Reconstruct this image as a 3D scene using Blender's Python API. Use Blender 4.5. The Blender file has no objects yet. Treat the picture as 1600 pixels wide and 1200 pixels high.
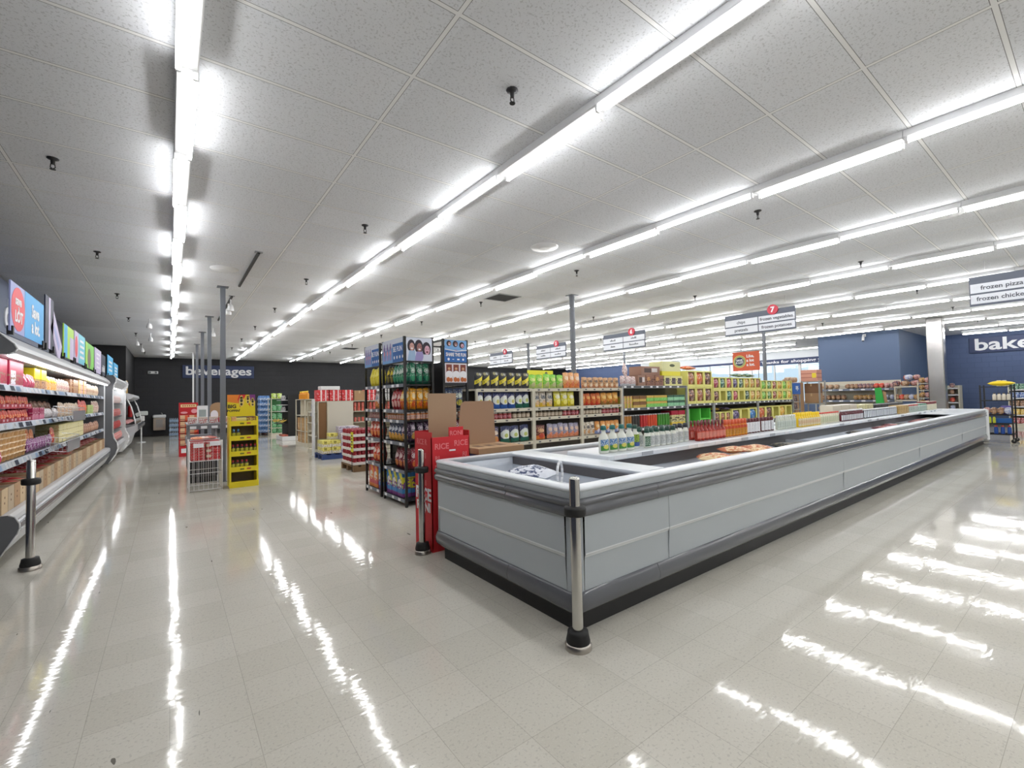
import bpy, bmesh, math, random
from mathutils import Vector, Matrix
random.seed(7)
C = bpy.context.scene.collection
PI = math.pi
H = 3.61            # ceiling height
EYE = 1.434
ORD = ['zeroth','first','second','third','fourth','fifth','sixth','seventh','eighth','ninth','tenth','eleventh','twelfth','thirteenth',
 'fourteenth','fifteenth','sixteenth','seventeenth','eighteenth','nineteenth','twentieth','twenty-first','twenty-second','twenty-third',
 'twenty-fourth','twenty-fifth','twenty-sixth','twenty-seventh','twenty-eighth','twenty-ninth','thirtieth','thirty-first','thirty-second','thirty-third','thirty-fourth','thirty-fifth']

# ---------------------------------------------------------------- materials
MATS = {}
def lin(c):
    return tuple(((v/255)/12.92 if v/255 <= 0.04045 else ((v/255+0.055)/1.055)**2.4) for v in c)
def mat(name, rgb=(200,200,200), rough=.5, metal=0., emit=0., spec=.5, alpha=None, trans=0., coat=0.):
    if name in MATS: return MATS[name]
    m = bpy.data.materials.new(name); m.use_nodes = True
    b = m.node_tree.nodes['Principled BSDF']; c = lin(rgb)
    b.inputs['Base Color'].default_value = (*c,1); b.inputs['Roughness'].default_value = rough
    b.inputs['Metallic'].default_value = metal; b.inputs['Specular IOR Level'].default_value = spec
    b.inputs['Coat Weight'].default_value = coat
    if trans: b.inputs['Transmission Weight'].default_value = trans
    if emit:
        b.inputs['Emission Color'].default_value = (*c,1); b.inputs['Emission Strength'].default_value = emit
    MATS[name] = m
    return m
class NT:
    def __init__(s, m): s.t = m.node_tree; s.n = s.t.nodes; s.l = s.t.links
    def new(s, ty, **kw):
        n = s.n.new(ty)
        for k, v in kw.items(): setattr(n, k, v)
        return n
    def math(s, op, a, b=None, clamp=False):
        n = s.new('ShaderNodeMath', operation=op, use_clamp=clamp)
        for i, x in enumerate((a, b)):
            if x is None: continue
            if isinstance(x, (int, float)): n.inputs[i].default_value = x
            else: s.l.new(x, n.inputs[i])
        return n.outputs[0]
    def mix(s, fac, a, b):
        n = s.new('ShaderNodeMix', data_type='RGBA')
        for sock, x in ((n.inputs['Factor'], fac), (n.inputs['A'], a), (n.inputs['B'], b)):
            if isinstance(x, (int, float)): sock.default_value = x
            elif isinstance(x, tuple): sock.default_value = (*x,1) if len(x) == 3 else x
            else: s.l.new(x, sock)
        return n.outputs['Result']
    def band(s, v, lo, hi):
        return s.math('MULTIPLY', s.math('GREATER_THAN', v, lo), s.math('LESS_THAN', v, hi))
def printed(name, base, layers=(), rough=.42, axis='XZ'):
    """Printed packaging: flat colour plus bands, ovals, windows and scribbled print in the package's own box coordinates."""
    if name in MATS: return MATS[name]
    m = mat(name, base, rough); t = NT(m); b = t.n['Principled BSDF']
    tc = t.new('ShaderNodeTexCoord'); sp = t.new('ShaderNodeSeparateXYZ'); t.l.new(tc.outputs['Generated'], sp.inputs[0])
    u, v = sp.outputs['XYZ'.index(axis[0])], sp.outputs['XYZ'.index(axis[1])]
    col = lin(base)
    for L in layers:
        k = L[0]; c = lin(L[-1])
        if k == 'h': f = t.band(v, L[1], L[2])
        elif k == 'v': f = t.band(u, L[1], L[2])
        elif k == 'rect': f = t.math('MULTIPLY', t.band(u, L[1], L[2]), t.band(v, L[3], L[4]))
        elif k == 'oval':
            du = t.math('DIVIDE', t.math('SUBTRACT', u, L[1]), L[3]); dv = t.math('DIVIDE', t.math('SUBTRACT', v, L[2]), L[4])
            f = t.math('LESS_THAN', t.math('ADD', t.math('MULTIPLY', du, du), t.math('MULTIPLY', dv, dv)), 1.)
        elif k in ('print', 'blob'):   # ('print', scale, threshold, vlo, vhi, colour)
            nz = t.new('ShaderNodeTexNoise'); mp = t.new('ShaderNodeMapping'); t.l.new(tc.outputs['Generated'], mp.inputs[0])
            mp.inputs['Scale'].default_value = (L[1], L[1], L[1]*(2.2 if k == 'print' else 1.)); t.l.new(mp.outputs[0], nz.inputs[0])
            nz.inputs['Scale'].default_value = 1.; nz.inputs['Detail'].default_value = 1.5
            f = t.math('MULTIPLY', t.math('GREATER_THAN', nz.outputs[0], L[2]), t.band(v, L[3], L[4]))
        elif k == 'diag':    # diagonal band through the centre
            s_ = t.math('ADD', t.math('MULTIPLY', u, L[1]), v); f = t.band(s_, L[2], L[3])
        col = t.mix(f, col, c)
    if not isinstance(col, tuple): t.l.new(col, b.inputs['Base Color'])
    return m
# ---------------------------------------------------------------- mesh building
class MB:
    def __init__(s): s.v = []; s.f = []; s.m = []; s.mats = []; s.sm = []
    def mi(s, m):
        if m not in s.mats: s.mats.append(m)
        return s.mats.index(m)
    def add(s, vs, fs, m, smooth=False):
        o = len(s.v); i = s.mi(m); s.v += [tuple(p) for p in vs]
        for f in fs: s.f.append(tuple(o+k for k in f)); s.m.append(i); s.sm.append(smooth)
        return s
    def box(s, a, b, m, bev=0.):
        x0,y0,z0 = (min(a[i],b[i]) for i in range(3)); x1,y1,z1 = (max(a[i],b[i]) for i in range(3))
        if bev <= 0:
            vs = [(x0,y0,z0),(x1,y0,z0),(x1,y1,z0),(x0,y1,z0),(x0,y0,z1),(x1,y0,z1),(x1,y1,z1),(x0,y1,z1)]
            return s.add(vs, [(0,3,2,1),(4,5,6,7),(0,1,5,4),(1,2,6,5),(2,3,7,6),(3,0,4,7)], m)
        e = min(bev, (x1-x0)*.45, (y1-y0)*.45, (z1-z0)*.45)
        vs = []
        for z, k in ((z0,e),(z0+e,0),(z1-e,0),(z1,e)):
            X0,X1,Y0,Y1 = x0+k,x1-k,y0+k,y1-k
            vs += [(X0+e,Y0,z),(X1-e,Y0,z),(X1,Y0+e,z),(X1,Y1-e,z),(X1-e,Y1,z),(X0+e,Y1,z),(X0,Y1-e,z),(X0,Y0+e,z)]
        fs = [tuple(range(7,-1,-1)), tuple(range(24,32))]
        for r in range(3):
            for i in range(8):
                j = (i+1) % 8; fs.append((r*8+i, r*8+j, r*8+8+j, r*8+8+i))
        return s.add(vs, fs, m)
    def prism(s, poly, axis, a, b, m, cap=True, m2=None):
        """poly: 2D points in the plane perpendicular to axis; (y,z) for X, (x,z) for Y, (x,y) for Z."""
        n = len(poly)
        def P(p, t): return (t,p[0],p[1]) if axis == 'X' else ((p[0],t,p[1]) if axis == 'Y' else (p[0],p[1],t))
        vs = [P(p,a) for p in poly]+[P(p,b) for p in poly]
        s.add(vs, [(i,(i+1)%n,n+(i+1)%n,n+i) for i in range(n)], m)
        if cap: s.add(vs, [tuple(range(n-1,-1,-1)), tuple(range(n,2*n))], m2 or m)
        return s
    def lathe(s, prof, m, n=12, c=(0,0), sy=1., smooth=True):
        vs = []
        for r, z in prof:
            vs += [(c[0]+r*math.cos(2*PI*i/n), c[1]+sy*r*math.sin(2*PI*i/n), z) for i in range(n)]
        fs = []
        for k in range(len(prof)-1):
            for i in range(n):
                j = (i+1) % n; fs.append((k*n+i,k*n+j,k*n+n+j,k*n+n+i))
        s.add(vs, fs, m, smooth)
        K = (len(prof)-1)*n
        return s.add(vs, [tuple(range(n-1,-1,-1)), tuple(range(K,K+n))], m)
    def cyl(s, c, r, z0, z1, m, n=12): return s.lathe([(r,z0),(r,z1)], m, n, c)
    def bar(s, p, q, r, m, n=6):
        p = Vector(p); q = Vector(q); d = (q-p); 
        a = d.orthogonal().normalized(); b = d.normalized().cross(a)
        ph = PI/4 if n == 4 else 0
        vs = [p+a*r*math.cos(2*PI*i/n+ph)+b*r*math.sin(2*PI*i/n+ph) for i in range(n)]
        vs += [v+d for v in vs]
        return s.add(vs, [(i,(i+1)%n,n+(i+1)%n,n+i) for i in range(n)]+[tuple(range(n-1,-1,-1)),tuple(range(n,2*n))], m, n > 5)
    def tube(s, pts, r, m, n=6):
        for p, q in zip(pts, pts[1:]): s.bar(p, q, r, m, n)
        return s
    def sweep(s, path, prof, m, closed=False, smooth=False):
        """path: 2D points with outward normals ((x,y),(nx,ny)); prof: (offset,z)."""
        n = len(path); k = len(prof); vs = []
        for (p, nr) in path: vs += [(p[0]+nr[0]*o, p[1]+nr[1]*o, z) for o, z in prof]
        fs = []
        for i in range(n if closed else n-1):
            j = (i+1) % n
            for q in range(k-1): fs.append((i*k+q, j*k+q, j*k+q+1, i*k+q+1))
        s.add(vs, fs, m, smooth)
        if not closed: s.add(vs[:k]+vs[-k:], [tuple(range(k)), tuple(range(2*k-1,k-1,-1))], m)
        return s
    def mesh(s, name, recalc=False):
        me = bpy.data.meshes.new(name); me.from_pydata(s.v, [], s.f)
        for m in s.mats: me.materials.append(m)
        me.polygons.foreach_set('material_index', s.m); me.polygons.foreach_set('use_smooth', s.sm)
        if recalc:
            bm = bmesh.new(); bm.from_mesh(me); bmesh.ops.recalc_face_normals(bm, faces=bm.faces); bm.to_mesh(me); bm.free()
        me.update(); return me
    def obj(s, name, parent=None, loc=(0,0,0), rz=0., recalc=True):
        return put(name, s.mesh(name, recalc), parent, loc, rz)
def put(name, me, parent=None, loc=(0,0,0), rz=0.):
    o = bpy.data.objects.new(name, me); C.objects.link(o)
    o.location = loc; o.rotation_euler = (0,0,rz)
    if parent: o.parent = parent
    return o
def tag(o, label, cat, group=None):
    o['label'] = label; o['category'] = cat
    if group: o['group'] = group
    return o
def thing(name, label, cat, loc=(0,0,0), rz=0., group=None):
    o = bpy.data.objects.new(name, None); C.objects.link(o); o.location = loc; o.rotation_euler = (0,0,rz)
    o.empty_display_size = .05
    return tag(o, label, cat, group)
def struct(o): o['kind'] = 'structure'; return o
# a prototype is [(part name, mesh), ...]: the first mesh is the thing's own body, the others its parts
def inst(proto, name, label, cat, loc, rz=0., group=None, sc=None):
    o = tag(put(name, proto[0][1], None, loc, rz), label, cat, group)
    if sc: o.scale = sc
    for pn, me in proto[1:]: put(pn, me, o)
    return o
COUNT = {}
def nth(desc, place):
    k = (desc, place); COUNT[k] = COUNT.get(k, 0)+1
    return COUNT[k]
def row(axis, a0, a1, n, front, z, rz, proto, dims, name, cat, desc, place, end, group, tiers=1, jit=.0, tierh=None, lean=0., fill=True):
    """n copies side by side from a0 to a1 along X or Y, fronts on the line `front`, in one or more tiers."""
    w = (a1-a0)/n; W, D, Hh = dims; th = tierh or Hh
    for t in range(tiers):
        for i in range(n):
            c = a0+w*(i+.5); j = random.uniform(-jit, jit)
            back = D/2+.004+abs(random.uniform(0, jit*1.5))
            if axis == 'X': p = (c, front+back, z+.0025+th*t)
            else: p = (front+(back if rz < 0 else -back), c, z+.0025+th*t)
            pl = place if tiers == 1 else (('upper tier, ' if t == tiers-1 else ('lower tier, ' if t == 0 else ORD[t+1]+' tier, '))+place)
            k = nth(desc, pl)
            isbag = cat in ('chips','pack','bag')
            s = min(1., w*(.97 if isbag else .985)/W) if fill else 1.
            o = inst(proto, name, f"{desc}, {ORD[k]} from {end}, {pl}", cat, p, rz+j*.6, group, (s,1,1) if s < .999 else None)
            if isbag: q = random.uniform(-.06,.06); o.rotation_euler.y = q; o.rotation_euler.x = random.uniform(-.05,0); o.scale.z = random.uniform(.92,1.); o.location.z += abs(q)*W*.5
            if lean: o.rotation_euler.x = lean
# ---------------------------------------------------------------- product prototypes
def bag(m, w=.2, h=.3, d=.09, crimp=None):
    b = MB(); NX, NZ = 8, 10; vs = []; fs = []
    for sgn in (-1, 1):
        o = len(vs)
        for k in range(NZ+1):
            v = k/NZ; fz = max(0., math.sin(PI*min(1,max(0,(v-.03)/.94))))**.45 if 0 < k < NZ else 0
            for i in range(NX+1):
                u = i/NX; fx = max(0., 1-(2*u-1)**2)**.55
                wob = .06*math.sin(7*u+5*v*sgn+w*40)+.05*math.sin(13*v+3*u)
                pinch = 1-.08*math.sin(PI*v)
                # the bag bulges lower down where its contents settle
                y = sgn*(d/2)*fx*fz*(1.1-.35*v+wob)
                vs.append(((u-.5)*w*pinch, y, v*h*(1-.02*math.cos(2*PI*u)*(v > .9))))
        for k in range(NZ):
            for i in range(NX):
                q = o+k*(NX+1)+i; f = (q, q+1, q+NX+2, q+NX+1); fs.append(f if sgn < 0 else f[::-1])
    b.add(vs, fs, m, True)
    return [('bag', b.mesh('bag'))]
def pack(m, w=.12, h=.18, d=.05):      # a softer, flatter pouch
    return bag(m, w, h, d)
def carton(m, w=.2, d=.2, h=.2, tape=None, win=None):
    b = MB(); b.box((-w/2,-d/2,0), (w/2,d/2,h), m, min(.006, w*.03))
    if tape:    # tape and the flap seam along the top, a little way down the front
        b.box((-w/2+.004,-.02,h), (w/2-.004,.02,h+.0015), tape); b.box((-.02,-d/2-.0015,h*.72), (.02,-d/2,h), tape)
    if win:
        b.box((-w/2+w*.14,-d/2-.0015,h*.16), (w/2-w*.14,-d/2,h*.9), win)
    return [('carton', b.mesh('carton'))]
def open_case(mbox, mwin, w, d, h):
    """A shelf-ready display case cut open at the front, the packs inside showing through."""
    b = MB(); t = .012; f = .11*w
    b.box((-w/2,-d/2,0), (w/2,d/2,.02), mbox); b.box((-w/2,d/2-t,.02), (w/2,d/2,h), mbox)
    for s in (-1, 1): b.box((s*w/2,-d/2,.02), (s*(w/2-t),d/2-t,h), mbox)
    b.box((-w/2+t,-d/2,h-t), (w/2-t,d/2-t,h), mbox)
    for s in (-1, 1): b.box((s*(w/2-t),-d/2,.02), (s*(w/2-f),-d/2+t,h-t), mbox)
    b.box((-w/2+f,-d/2,.02), (w/2-f,-d/2+t,h*.17), mbox); b.box((-w/2+f,-d/2,h*.92), (w/2-f,-d/2+t,h-t), mbox)
    out = [('display_case', b.mesh('display_case'))]
    if mwin:
        g = MB(); vs, fs = bag_grid(w-2*t-.02, h*.9, d*.55); g.add([(x, y-d*.26, z+.025) for x, y, z in vs], fs, mwin, True)
        out.append(('pouch', g.mesh('pouch')))
    return out
def bag_grid(w, h, d, NX=6, NZ=6):
    vs = []; fs = []
    for sgn in (-1, 1):
        o = len(vs)
        for k in range(NZ+1):
            for i in range(NX+1):
                u = i/NX; v = k/NZ
                y = sgn*d/2*max(0,1-(2*u-1)**2)**.5*max(0,math.sin(PI*v))**.4
                vs.append(((u-.5)*w, y+.03*w*math.sin(9*u+7*v), v*h))
        for k in range(NZ):
            for i in range(NX):
                q = o+k*(NX+1)+i; f = (q,q+1,q+NX+2,q+NX+1); fs.append(f if sgn < 0 else f[::-1])
    return vs, fs
def bottle(mb, mc, ml, w=.08, d=.06, h=.2, neck=.35, sh=.62, cap=.16, label=(.14,.55), n=12, square=False):
    r = w/2; sy = d/w; b = MB(); nr = r*neck; zc = h*(1-cap)
    prof = [(r*.86,0),(r*.98,h*.03),(r,h*.07),(r,h*sh*.9),(r*.93,h*sh),(r*.72,h*(sh+.09)),(nr*1.06,h*(sh+.17)),(nr,zc)]
    prof = [p for p in prof if p[1] <= zc+1e-6]
    b.lathe(prof, mb, n, (0,0), sy)
    out = [('bottle', b.mesh('bottle'))]
    c = MB(); cr = max(nr*1.12, r*.3); c.lathe([(cr,zc-.002),(cr*1.02,zc+h*cap*.2),(cr*.92,h*.985),(cr*.6,h)], mc, 10); out.append(('cap', c.mesh('cap')))
    if ml:
        l = MB(); k = 1.015; q = 5 if n >= 12 else 4; vs = []; fs = []; N = 8
        for z in (h*label[0], h*label[1]):
            for i in range(N+1):
                a = -PI/2+(i/N-.5)*2.3; vs.append((r*k*math.cos(a), sy*r*k*math.sin(a)-.0006, z))
        fs = [(i,i+1,N+2+i,N+1+i) for i in range(N)]
        l.add(vs, fs, ml, True); out.append(('front_label', l.mesh('front_label')))
    return out
def jar(mb, mc, ml, r=.04, h=.12, n=12):
    b = MB(); b.lathe([(r*.9,0),(r,h*.05),(r,h*.74),(r*.82,h*.82)], mb, n); out = [('jar', b.mesh('jar'))]
    c = MB(); c.lathe([(r*.86,h*.81),(r*.88,h*.97),(r*.8,h)], mc, n); out.append(('lid', c.mesh('lid')))
    if ml:
        l = MB(); l.lathe([(r*1.012,h*.15),(r*1.012,h*.62)], ml, n); out.append(('label_band', l.mesh('label_band')))
    return out
def can(m, ml, r=.035, h=.1, n=10):
    b = MB(); b.lathe([(r*.9,0),(r,h*.03),(r,h*.97),(r*.9,h),(r*.85,h*.97)], m, n)
    l = MB(); l.lathe([(r*1.01,h*.08),(r*1.01,h*.92)], ml, n)
    return [('can', b.mesh('can')), ('label_band', l.mesh('label_band'))]
def tub(m, ml, r=.06, h=.05, n=12):
    b = MB(); b.lathe([(r*.85,0),(r*.97,h*.8),(r,h*.82)], m, n); l = MB(); l.lathe([(r*1.03,h*.8),(r*1.04,h*.98),(r*.96,h)], ml, n)
    return [('tub', b.mesh('tub')), ('lid', l.mesh('lid'))]
def multipack(mfilm, mbot, nx=4, ny=3, r=.033, h=.2):
    """Bottles shrink-wrapped in a block."""
    b = MB(); w = nx*2*r; d = ny*2*r
    for i in range(nx):
        for j in range(ny):
            b.lathe([(r*.94,0),(r,h*.1),(r*.95,h*.4),(r,h*.62),(r*.45,h*.88),(r*.42,h)], mbot, 8, (-w/2+r+2*r*i, -d/2+r+2*r*j))
    f = MB(); f.box((-w/2-.002,-d/2-.002,h*.12), (w/2+.002,d/2+.002,h*.6), mfilm, .012)
    return [('water_pack', b.mesh('water_pack')), ('film_wrap', f.mesh('film_wrap'))]
def text(name, s, size, m, loc, face, parent=None, ext=.004, bold=.0, align='CENTER', squeeze=1.):
    """Raised lettering, as a mesh."""
    cu = bpy.data.curves.new(name, 'FONT'); cu.body = s; cu.size = size; cu.extrude = ext; cu.offset = bold*size
    cu.align_x = align; cu.align_y = 'CENTER'; cu.resolution_u = 3
    tmp = bpy.data.objects.new('tmp', cu); C.objects.link(tmp); dg = bpy.context.evaluated_depsgraph_get()
    me = bpy.data.meshes.new_from_object(tmp.evaluated_get(dg)); me.name = name; me.materials.clear(); me.materials.append(m)
    bpy.data.objects.remove(tmp); bpy.data.curves.remove(cu)
    o = put(name, me, parent, loc); o.rotation_euler = (PI/2, 0, {'-Y':0, '-X':-PI/2, '+X':PI/2, '+Y':PI}[face]); o.scale = (squeeze,1,1)
    return o
def fit(o, width):
    xs = [v.co.x for v in o.data.vertices]; o.scale.x = width/(max(xs)-min(xs)); return o
# ================================================================ the room
RX, LX, BY, FY = 25.5, -2.25, 26.5, -5.0
def floor_mat():
    m = mat('floor_vinyl_tile', (200,198,192), .16); t = NT(m); b = t.n['Principled BSDF']
    tc = t.new('ShaderNodeTexCoord'); P = tc.outputs['Object']
    sc = t.new('ShaderNodeVectorMath', operation='SCALE'); sc.inputs['Scale'].default_value = 1/.3048; t.l.new(P, sc.inputs[0])
    fr = t.new('ShaderNodeVectorMath', operation='FRACTION'); t.l.new(sc.outputs[0], fr.inputs[0])
    fl = t.new('ShaderNodeVectorMath', operation='FLOOR'); t.l.new(sc.outputs[0], fl.inputs[0])
    wn = t.new('ShaderNodeTexWhiteNoise', noise_dimensions='2D'); t.l.new(fl.outputs[0], wn.inputs[0])
    sp = t.new('ShaderNodeSeparateXYZ'); t.l.new(fr.outputs[0], sp.inputs[0])
    seam = t.math('MAXIMUM', t.math('LESS_THAN', sp.outputs[0], .009), t.math('LESS_THAN', sp.outputs[1], .009))
    n1 = t.new('ShaderNodeTexNoise'); t.l.new(P, n1.inputs[0]); n1.inputs['Scale'].default_value = 75; n1.inputs['Detail'].default_value = 3
    n2 = t.new('ShaderNodeTexNoise'); t.l.new(P, n2.inputs[0]); n2.inputs['Scale'].default_value = .55; n2.inputs['Detail'].default_value = 4
    n4 = t.new('ShaderNodeTexNoise'); t.l.new(P, n4.inputs[0]); n4.inputs['Scale'].default_value = 120; n4.inputs['Detail'].default_value = 2
    base = t.mix(wn.outputs[0], lin((199,195,183)), lin((207,203,192)))
    base = t.mix(t.math('MULTIPLY', t.math('SUBTRACT', n2.outputs[0], .35, True), .5, True), base, lin((193,188,176)))
    base = t.mix(t.math('MULTIPLY', t.math('GREATER_THAN', n1.outputs[0], .60), .45), base, lin((170,166,157)))
    base = t.mix(t.math('MULTIPLY', t.math('GREATER_THAN', n4.outputs[0], .63), .5), base, lin((214,211,202)))
    base = t.mix(t.math('MULTIPLY', seam, .42), base, lin((132,126,114)))
    # black heel scuffs
    mp = t.new('ShaderNodeMapping'); t.l.new(P, mp.inputs[0]); mp.inputs['Rotation'].default_value = (0,0,.7); mp.inputs['Scale'].default_value = (9,1.6,1)
    n5 = t.new('ShaderNodeTexNoise'); t.l.new(mp.outputs[0], n5.inputs[0]); n5.inputs['Scale'].default_value = 2.2; n5.inputs['Detail'].default_value = 1
    base = t.mix(t.math('MULTIPLY', t.math('GREATER_THAN', n5.outputs[0], .79), .8), base, lin((70,66,60)))
    t.l.new(base, b.inputs['Base Color'])
    # wax coat: long shallow waves plus polishing ripples
    w1 = t.new('ShaderNodeTexNoise'); t.l.new(P, w1.inputs[0]); w1.inputs['Scale'].default_value = 2.2; w1.inputs['Detail'].default_value = 3
    mp2 = t.new('ShaderNodeMapping'); t.l.new(P, mp2.inputs[0]); mp2.inputs['Scale'].default_value = (6,26,1); mp2.inputs['Rotation'].default_value = (0,0,.25)
    w2 = t.new('ShaderNodeTexNoise'); t.l.new(mp2.outputs[0], w2.inputs[0]); w2.inputs['Scale'].default_value = 1.; w2.inputs['Detail'].default_value = 2
    wv = t.math('ADD', t.math('MULTIPLY', w1.outputs[0], 1.), t.math('MULTIPLY', w2.outputs[0], .42))
    tilt = t.math('MULTIPLY', wn.outputs[0], .0)
    bp = t.new('ShaderNodeBump'); bp.inputs['Strength'].default_value = .12; bp.inputs['Distance'].default_value = .012
    t.l.new(t.math('ADD', wv, tilt), bp.inputs['Height']); t.l.new(bp.outputs[0], b.inputs['Normal'])
    t.l.new(t.math('ADD', t.math('MULTIPLY', n2.outputs[0], .08), .02), b.inputs['Roughness'])
    b.inputs['IOR'].default_value = 1.5; b.inputs['Specular IOR Level'].default_value = .45
    return m
def ceiling_mat():
    m = mat('ceiling_tile', (229,231,235), .9, spec=.15); t = NT(m); b = t.n['Principled BSDF']
    tc = t.new('ShaderNodeTexCoord'); P = tc.outputs['Object']; sp = t.new('ShaderNodeSeparateXYZ'); t.l.new(P, sp.inputs[0])
    def cell(s, off, size):
        return t.math('FRACT', t.math('DIVIDE', t.math('ADD', s, -off+size*200), size))
    fx = cell(sp.outputs[0], .084, 1.2192); fy = cell(sp.outputs[1], .932, .6096)
    def dist(f): return t.math('ABSOLUTE', t.math('SUBTRACT', f, t.math('ROUND', f)))
    dx = t.math('MULTIPLY', dist(fx), 1.2192); dy = t.math('MULTIPLY', dist(fy), .6096); d = t.math('MINIMUM', dx, dy)
    bar = t.math('LESS_THAN', d, .0125); edge = t.math('MULTIPLY', t.math('LESS_THAN', d, .0165), t.math('GREATER_THAN', d, .0125))
    n1 = t.new('ShaderNodeTexNoise'); t.l.new(P, n1.inputs[0]); n1.inputs['Scale'].default_value = 62; n1.inputs['Detail'].default_value = 3; n1.inputs['Roughness'].default_value = .6
    v1 = t.new('ShaderNodeTexVoronoi'); t.l.new(P, v1.inputs[0]); v1.inputs['Scale'].default_value = 80
    pit = t.math('MAXIMUM', t.math('GREATER_THAN', n1.outputs[0], .59), t.math('LESS_THAN', v1.outputs['Distance'], .16))
    fl = t.new('ShaderNodeCombineXYZ')
    t.l.new(t.math('FLOOR', t.math('DIVIDE', t.math('ADD', sp.outputs[0], 243.7), 1.2192)), fl.inputs[0]); t.l.new(t.math('FLOOR', t.math('DIVIDE', t.math('ADD', sp.outputs[1], 120.988), .6096)), fl.inputs[1])
    wn = t.new('ShaderNodeTexWhiteNoise', noise_dimensions='2D'); t.l.new(fl.outputs[0], wn.inputs[0])
    col = t.mix(wn.outputs[0], lin((221,223,227)), lin((231,233,237)))
    col = t.mix(t.math('MULTIPLY', pit, .3), col, lin((130,130,130)))
    col = t.mix(bar, col, lin((240,240,240))); col = t.mix(t.math('MULTIPLY', edge, .75), col, lin((96,96,96)))
    t.l.new(col, b.inputs['Base Color'])
    bp = t.new('ShaderNodeBump'); bp.inputs['Strength'].default_value = .5; bp.inputs['Distance'].default_value = .004
    t.l.new(t.math('SUBTRACT', t.math('MULTIPLY', bar, 1.5), t.math('MULTIPLY', pit, .6)), bp.inputs['Height']); t.l.new(bp.outputs[0], b.inputs['Normal'])
    return m
def block_mat(name, rgb, joint, along, rough=.55):
    m = mat(name, rgb, rough); t = NT(m); b = t.n['Principled BSDF']
    tc = t.new('ShaderNodeTexCoord'); sp = t.new('ShaderNodeSeparateXYZ'); t.l.new(tc.outputs['Object'], sp.inputs[0])
    cb = t.new('ShaderNodeCombineXYZ'); t.l.new(sp.outputs[along], cb.inputs[0]); t.l.new(sp.outputs[2], cb.inputs[1])
    br = t.new('ShaderNodeTexBrick'); t.l.new(cb.outputs[0], br.inputs[0])
    for k, v in (('Scale',1.),('Brick Width',.406),('Row Height',.203),('Mortar Size',.006),('Mortar Smooth',.5)): br.inputs[k].default_value = v
    br.inputs['Color1'].default_value = (*lin(rgb),1); br.inputs['Color2'].default_value = (*[c*1.06 for c in lin(rgb)],1); br.inputs['Mortar'].default_value = (*lin(joint),1)
    t.l.new(br.outputs['Color'], b.inputs['Base Color'])
    bp = t.new('ShaderNodeBump'); bp.inputs['Strength'].default_value = .5; bp.inputs['Distance'].default_value = .006; bp.invert = True
    t.l.new(br.outputs['Fac'], bp.inputs['Height']); t.l.new(bp.outputs[0], b.inputs['Normal'])
    return m
WHITE = mat('white_enamel', (226,227,228), .35); GREY = mat('grey_metal', (150,152,156), .4); BLACK = mat('black_metal', (24,24,26), .45)
STEEL = mat('brushed_steel', (178,172,164), .3, 1.); CHROME = mat('polished_steel', (196,194,190), .16, 1.); NAVY = mat('navy_sign', (44,58,96), .5)
PAPER = mat('white_paper', (232,233,236), .6); RUBBER = mat('black_rubber', (22,22,23), .6); KRAFT = mat('kraft_cardboard', (170,137,103), .8)
TUBE = mat('lamp_tube_glow', (255,255,255), .3, emit=26.); LED = mat('case_led_glow', (250,252,255), .3, emit=9.)
CHAR = block_mat('charcoal_block', (33,34,39), (25,26,30), 0); BLUEB = block_mat('blue_block', (76,93,130), (66,83,118), 1); BLUEP = mat('blue_paint', (82,102,134), .5)
NAVYB = block_mat('navy_block', (38,44,62), (30,35,50), 1)
def slab(name, a, b, m): return struct(MB().box(a, b, m).obj(name))
slab('floor', (LX-.2,FY-.2,-.1), (RX+.2,BY+.2,0), floor_mat())
slab('ceiling', (LX-.2,FY-.2,H), (RX+.2,BY+.2,H+.1), ceiling_mat())
slab('wall_back', (LX-.2,BY,0), (RX+.2,BY+.2,H), CHAR)
slab('wall_front', (LX-.2,FY-.2,0), (RX+.2,FY,H), mat('warm_white_wall', (205,204,200), .7))
slab('wall_left', (LX-.2,FY,0), (LX,BY,H), NAVYB)
slab('wall_left_return', (LX,21.6,0), (-1.28,BY,H), mat('black_wall', (22,22,25), .6))
slab('wall_right', (RX,FY,0), (RX+.2,7.1,H), BLUEB)
slab('wall_right_far', (RX,19.2,0), (RX+.2,BY,H), BLUEB)
slab('wall_right_sill', (RX,7.1,0), (RX+.2,19.2,.9), BLUEP)
slab('wall_right_head', (RX,7.1,3.1), (RX+.2,19.2,H), mat('pale_wall', (214,218,222), .7))
slab('trim_1', (RX-.03,7.1,3.02), (RX+.1,19.2,3.14), NAVY)
slab('wall_partition_side', (20.95,4.55,0), (RX,7.1,H), BLUEP)
slab('baseboard_back', (-1.28,BY-.015,0), (RX,BY,.1), BLACK)
slab('baseboard_right', (RX-.015,FY,0), (RX,4.5,.1), BLACK)
GLASS = bpy.data.materials.new('window_glass'); GLASS.use_nodes = True
_t = NT(GLASS); _t.n.remove(_t.n['Principled BSDF']); _tr = _t.new('ShaderNodeBsdfTransparent'); _gl = _t.new('ShaderNodeBsdfGlossy'); _gl.inputs['Roughness'].default_value = .02
_tr.inputs[0].default_value = (.93,.96,.97,1); _fr = _t.new('ShaderNodeFresnel'); _mx = _t.new('ShaderNodeMixShader')
_t.l.new(_fr.outputs[0], _mx.inputs[0]); _t.l.new(_tr.outputs[0], _mx.inputs[1]); _t.l.new(_gl.outputs[0], _mx.inputs[2]); _t.l.new(_mx.outputs[0], _t.n['Material Output'].inputs[0])
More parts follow.
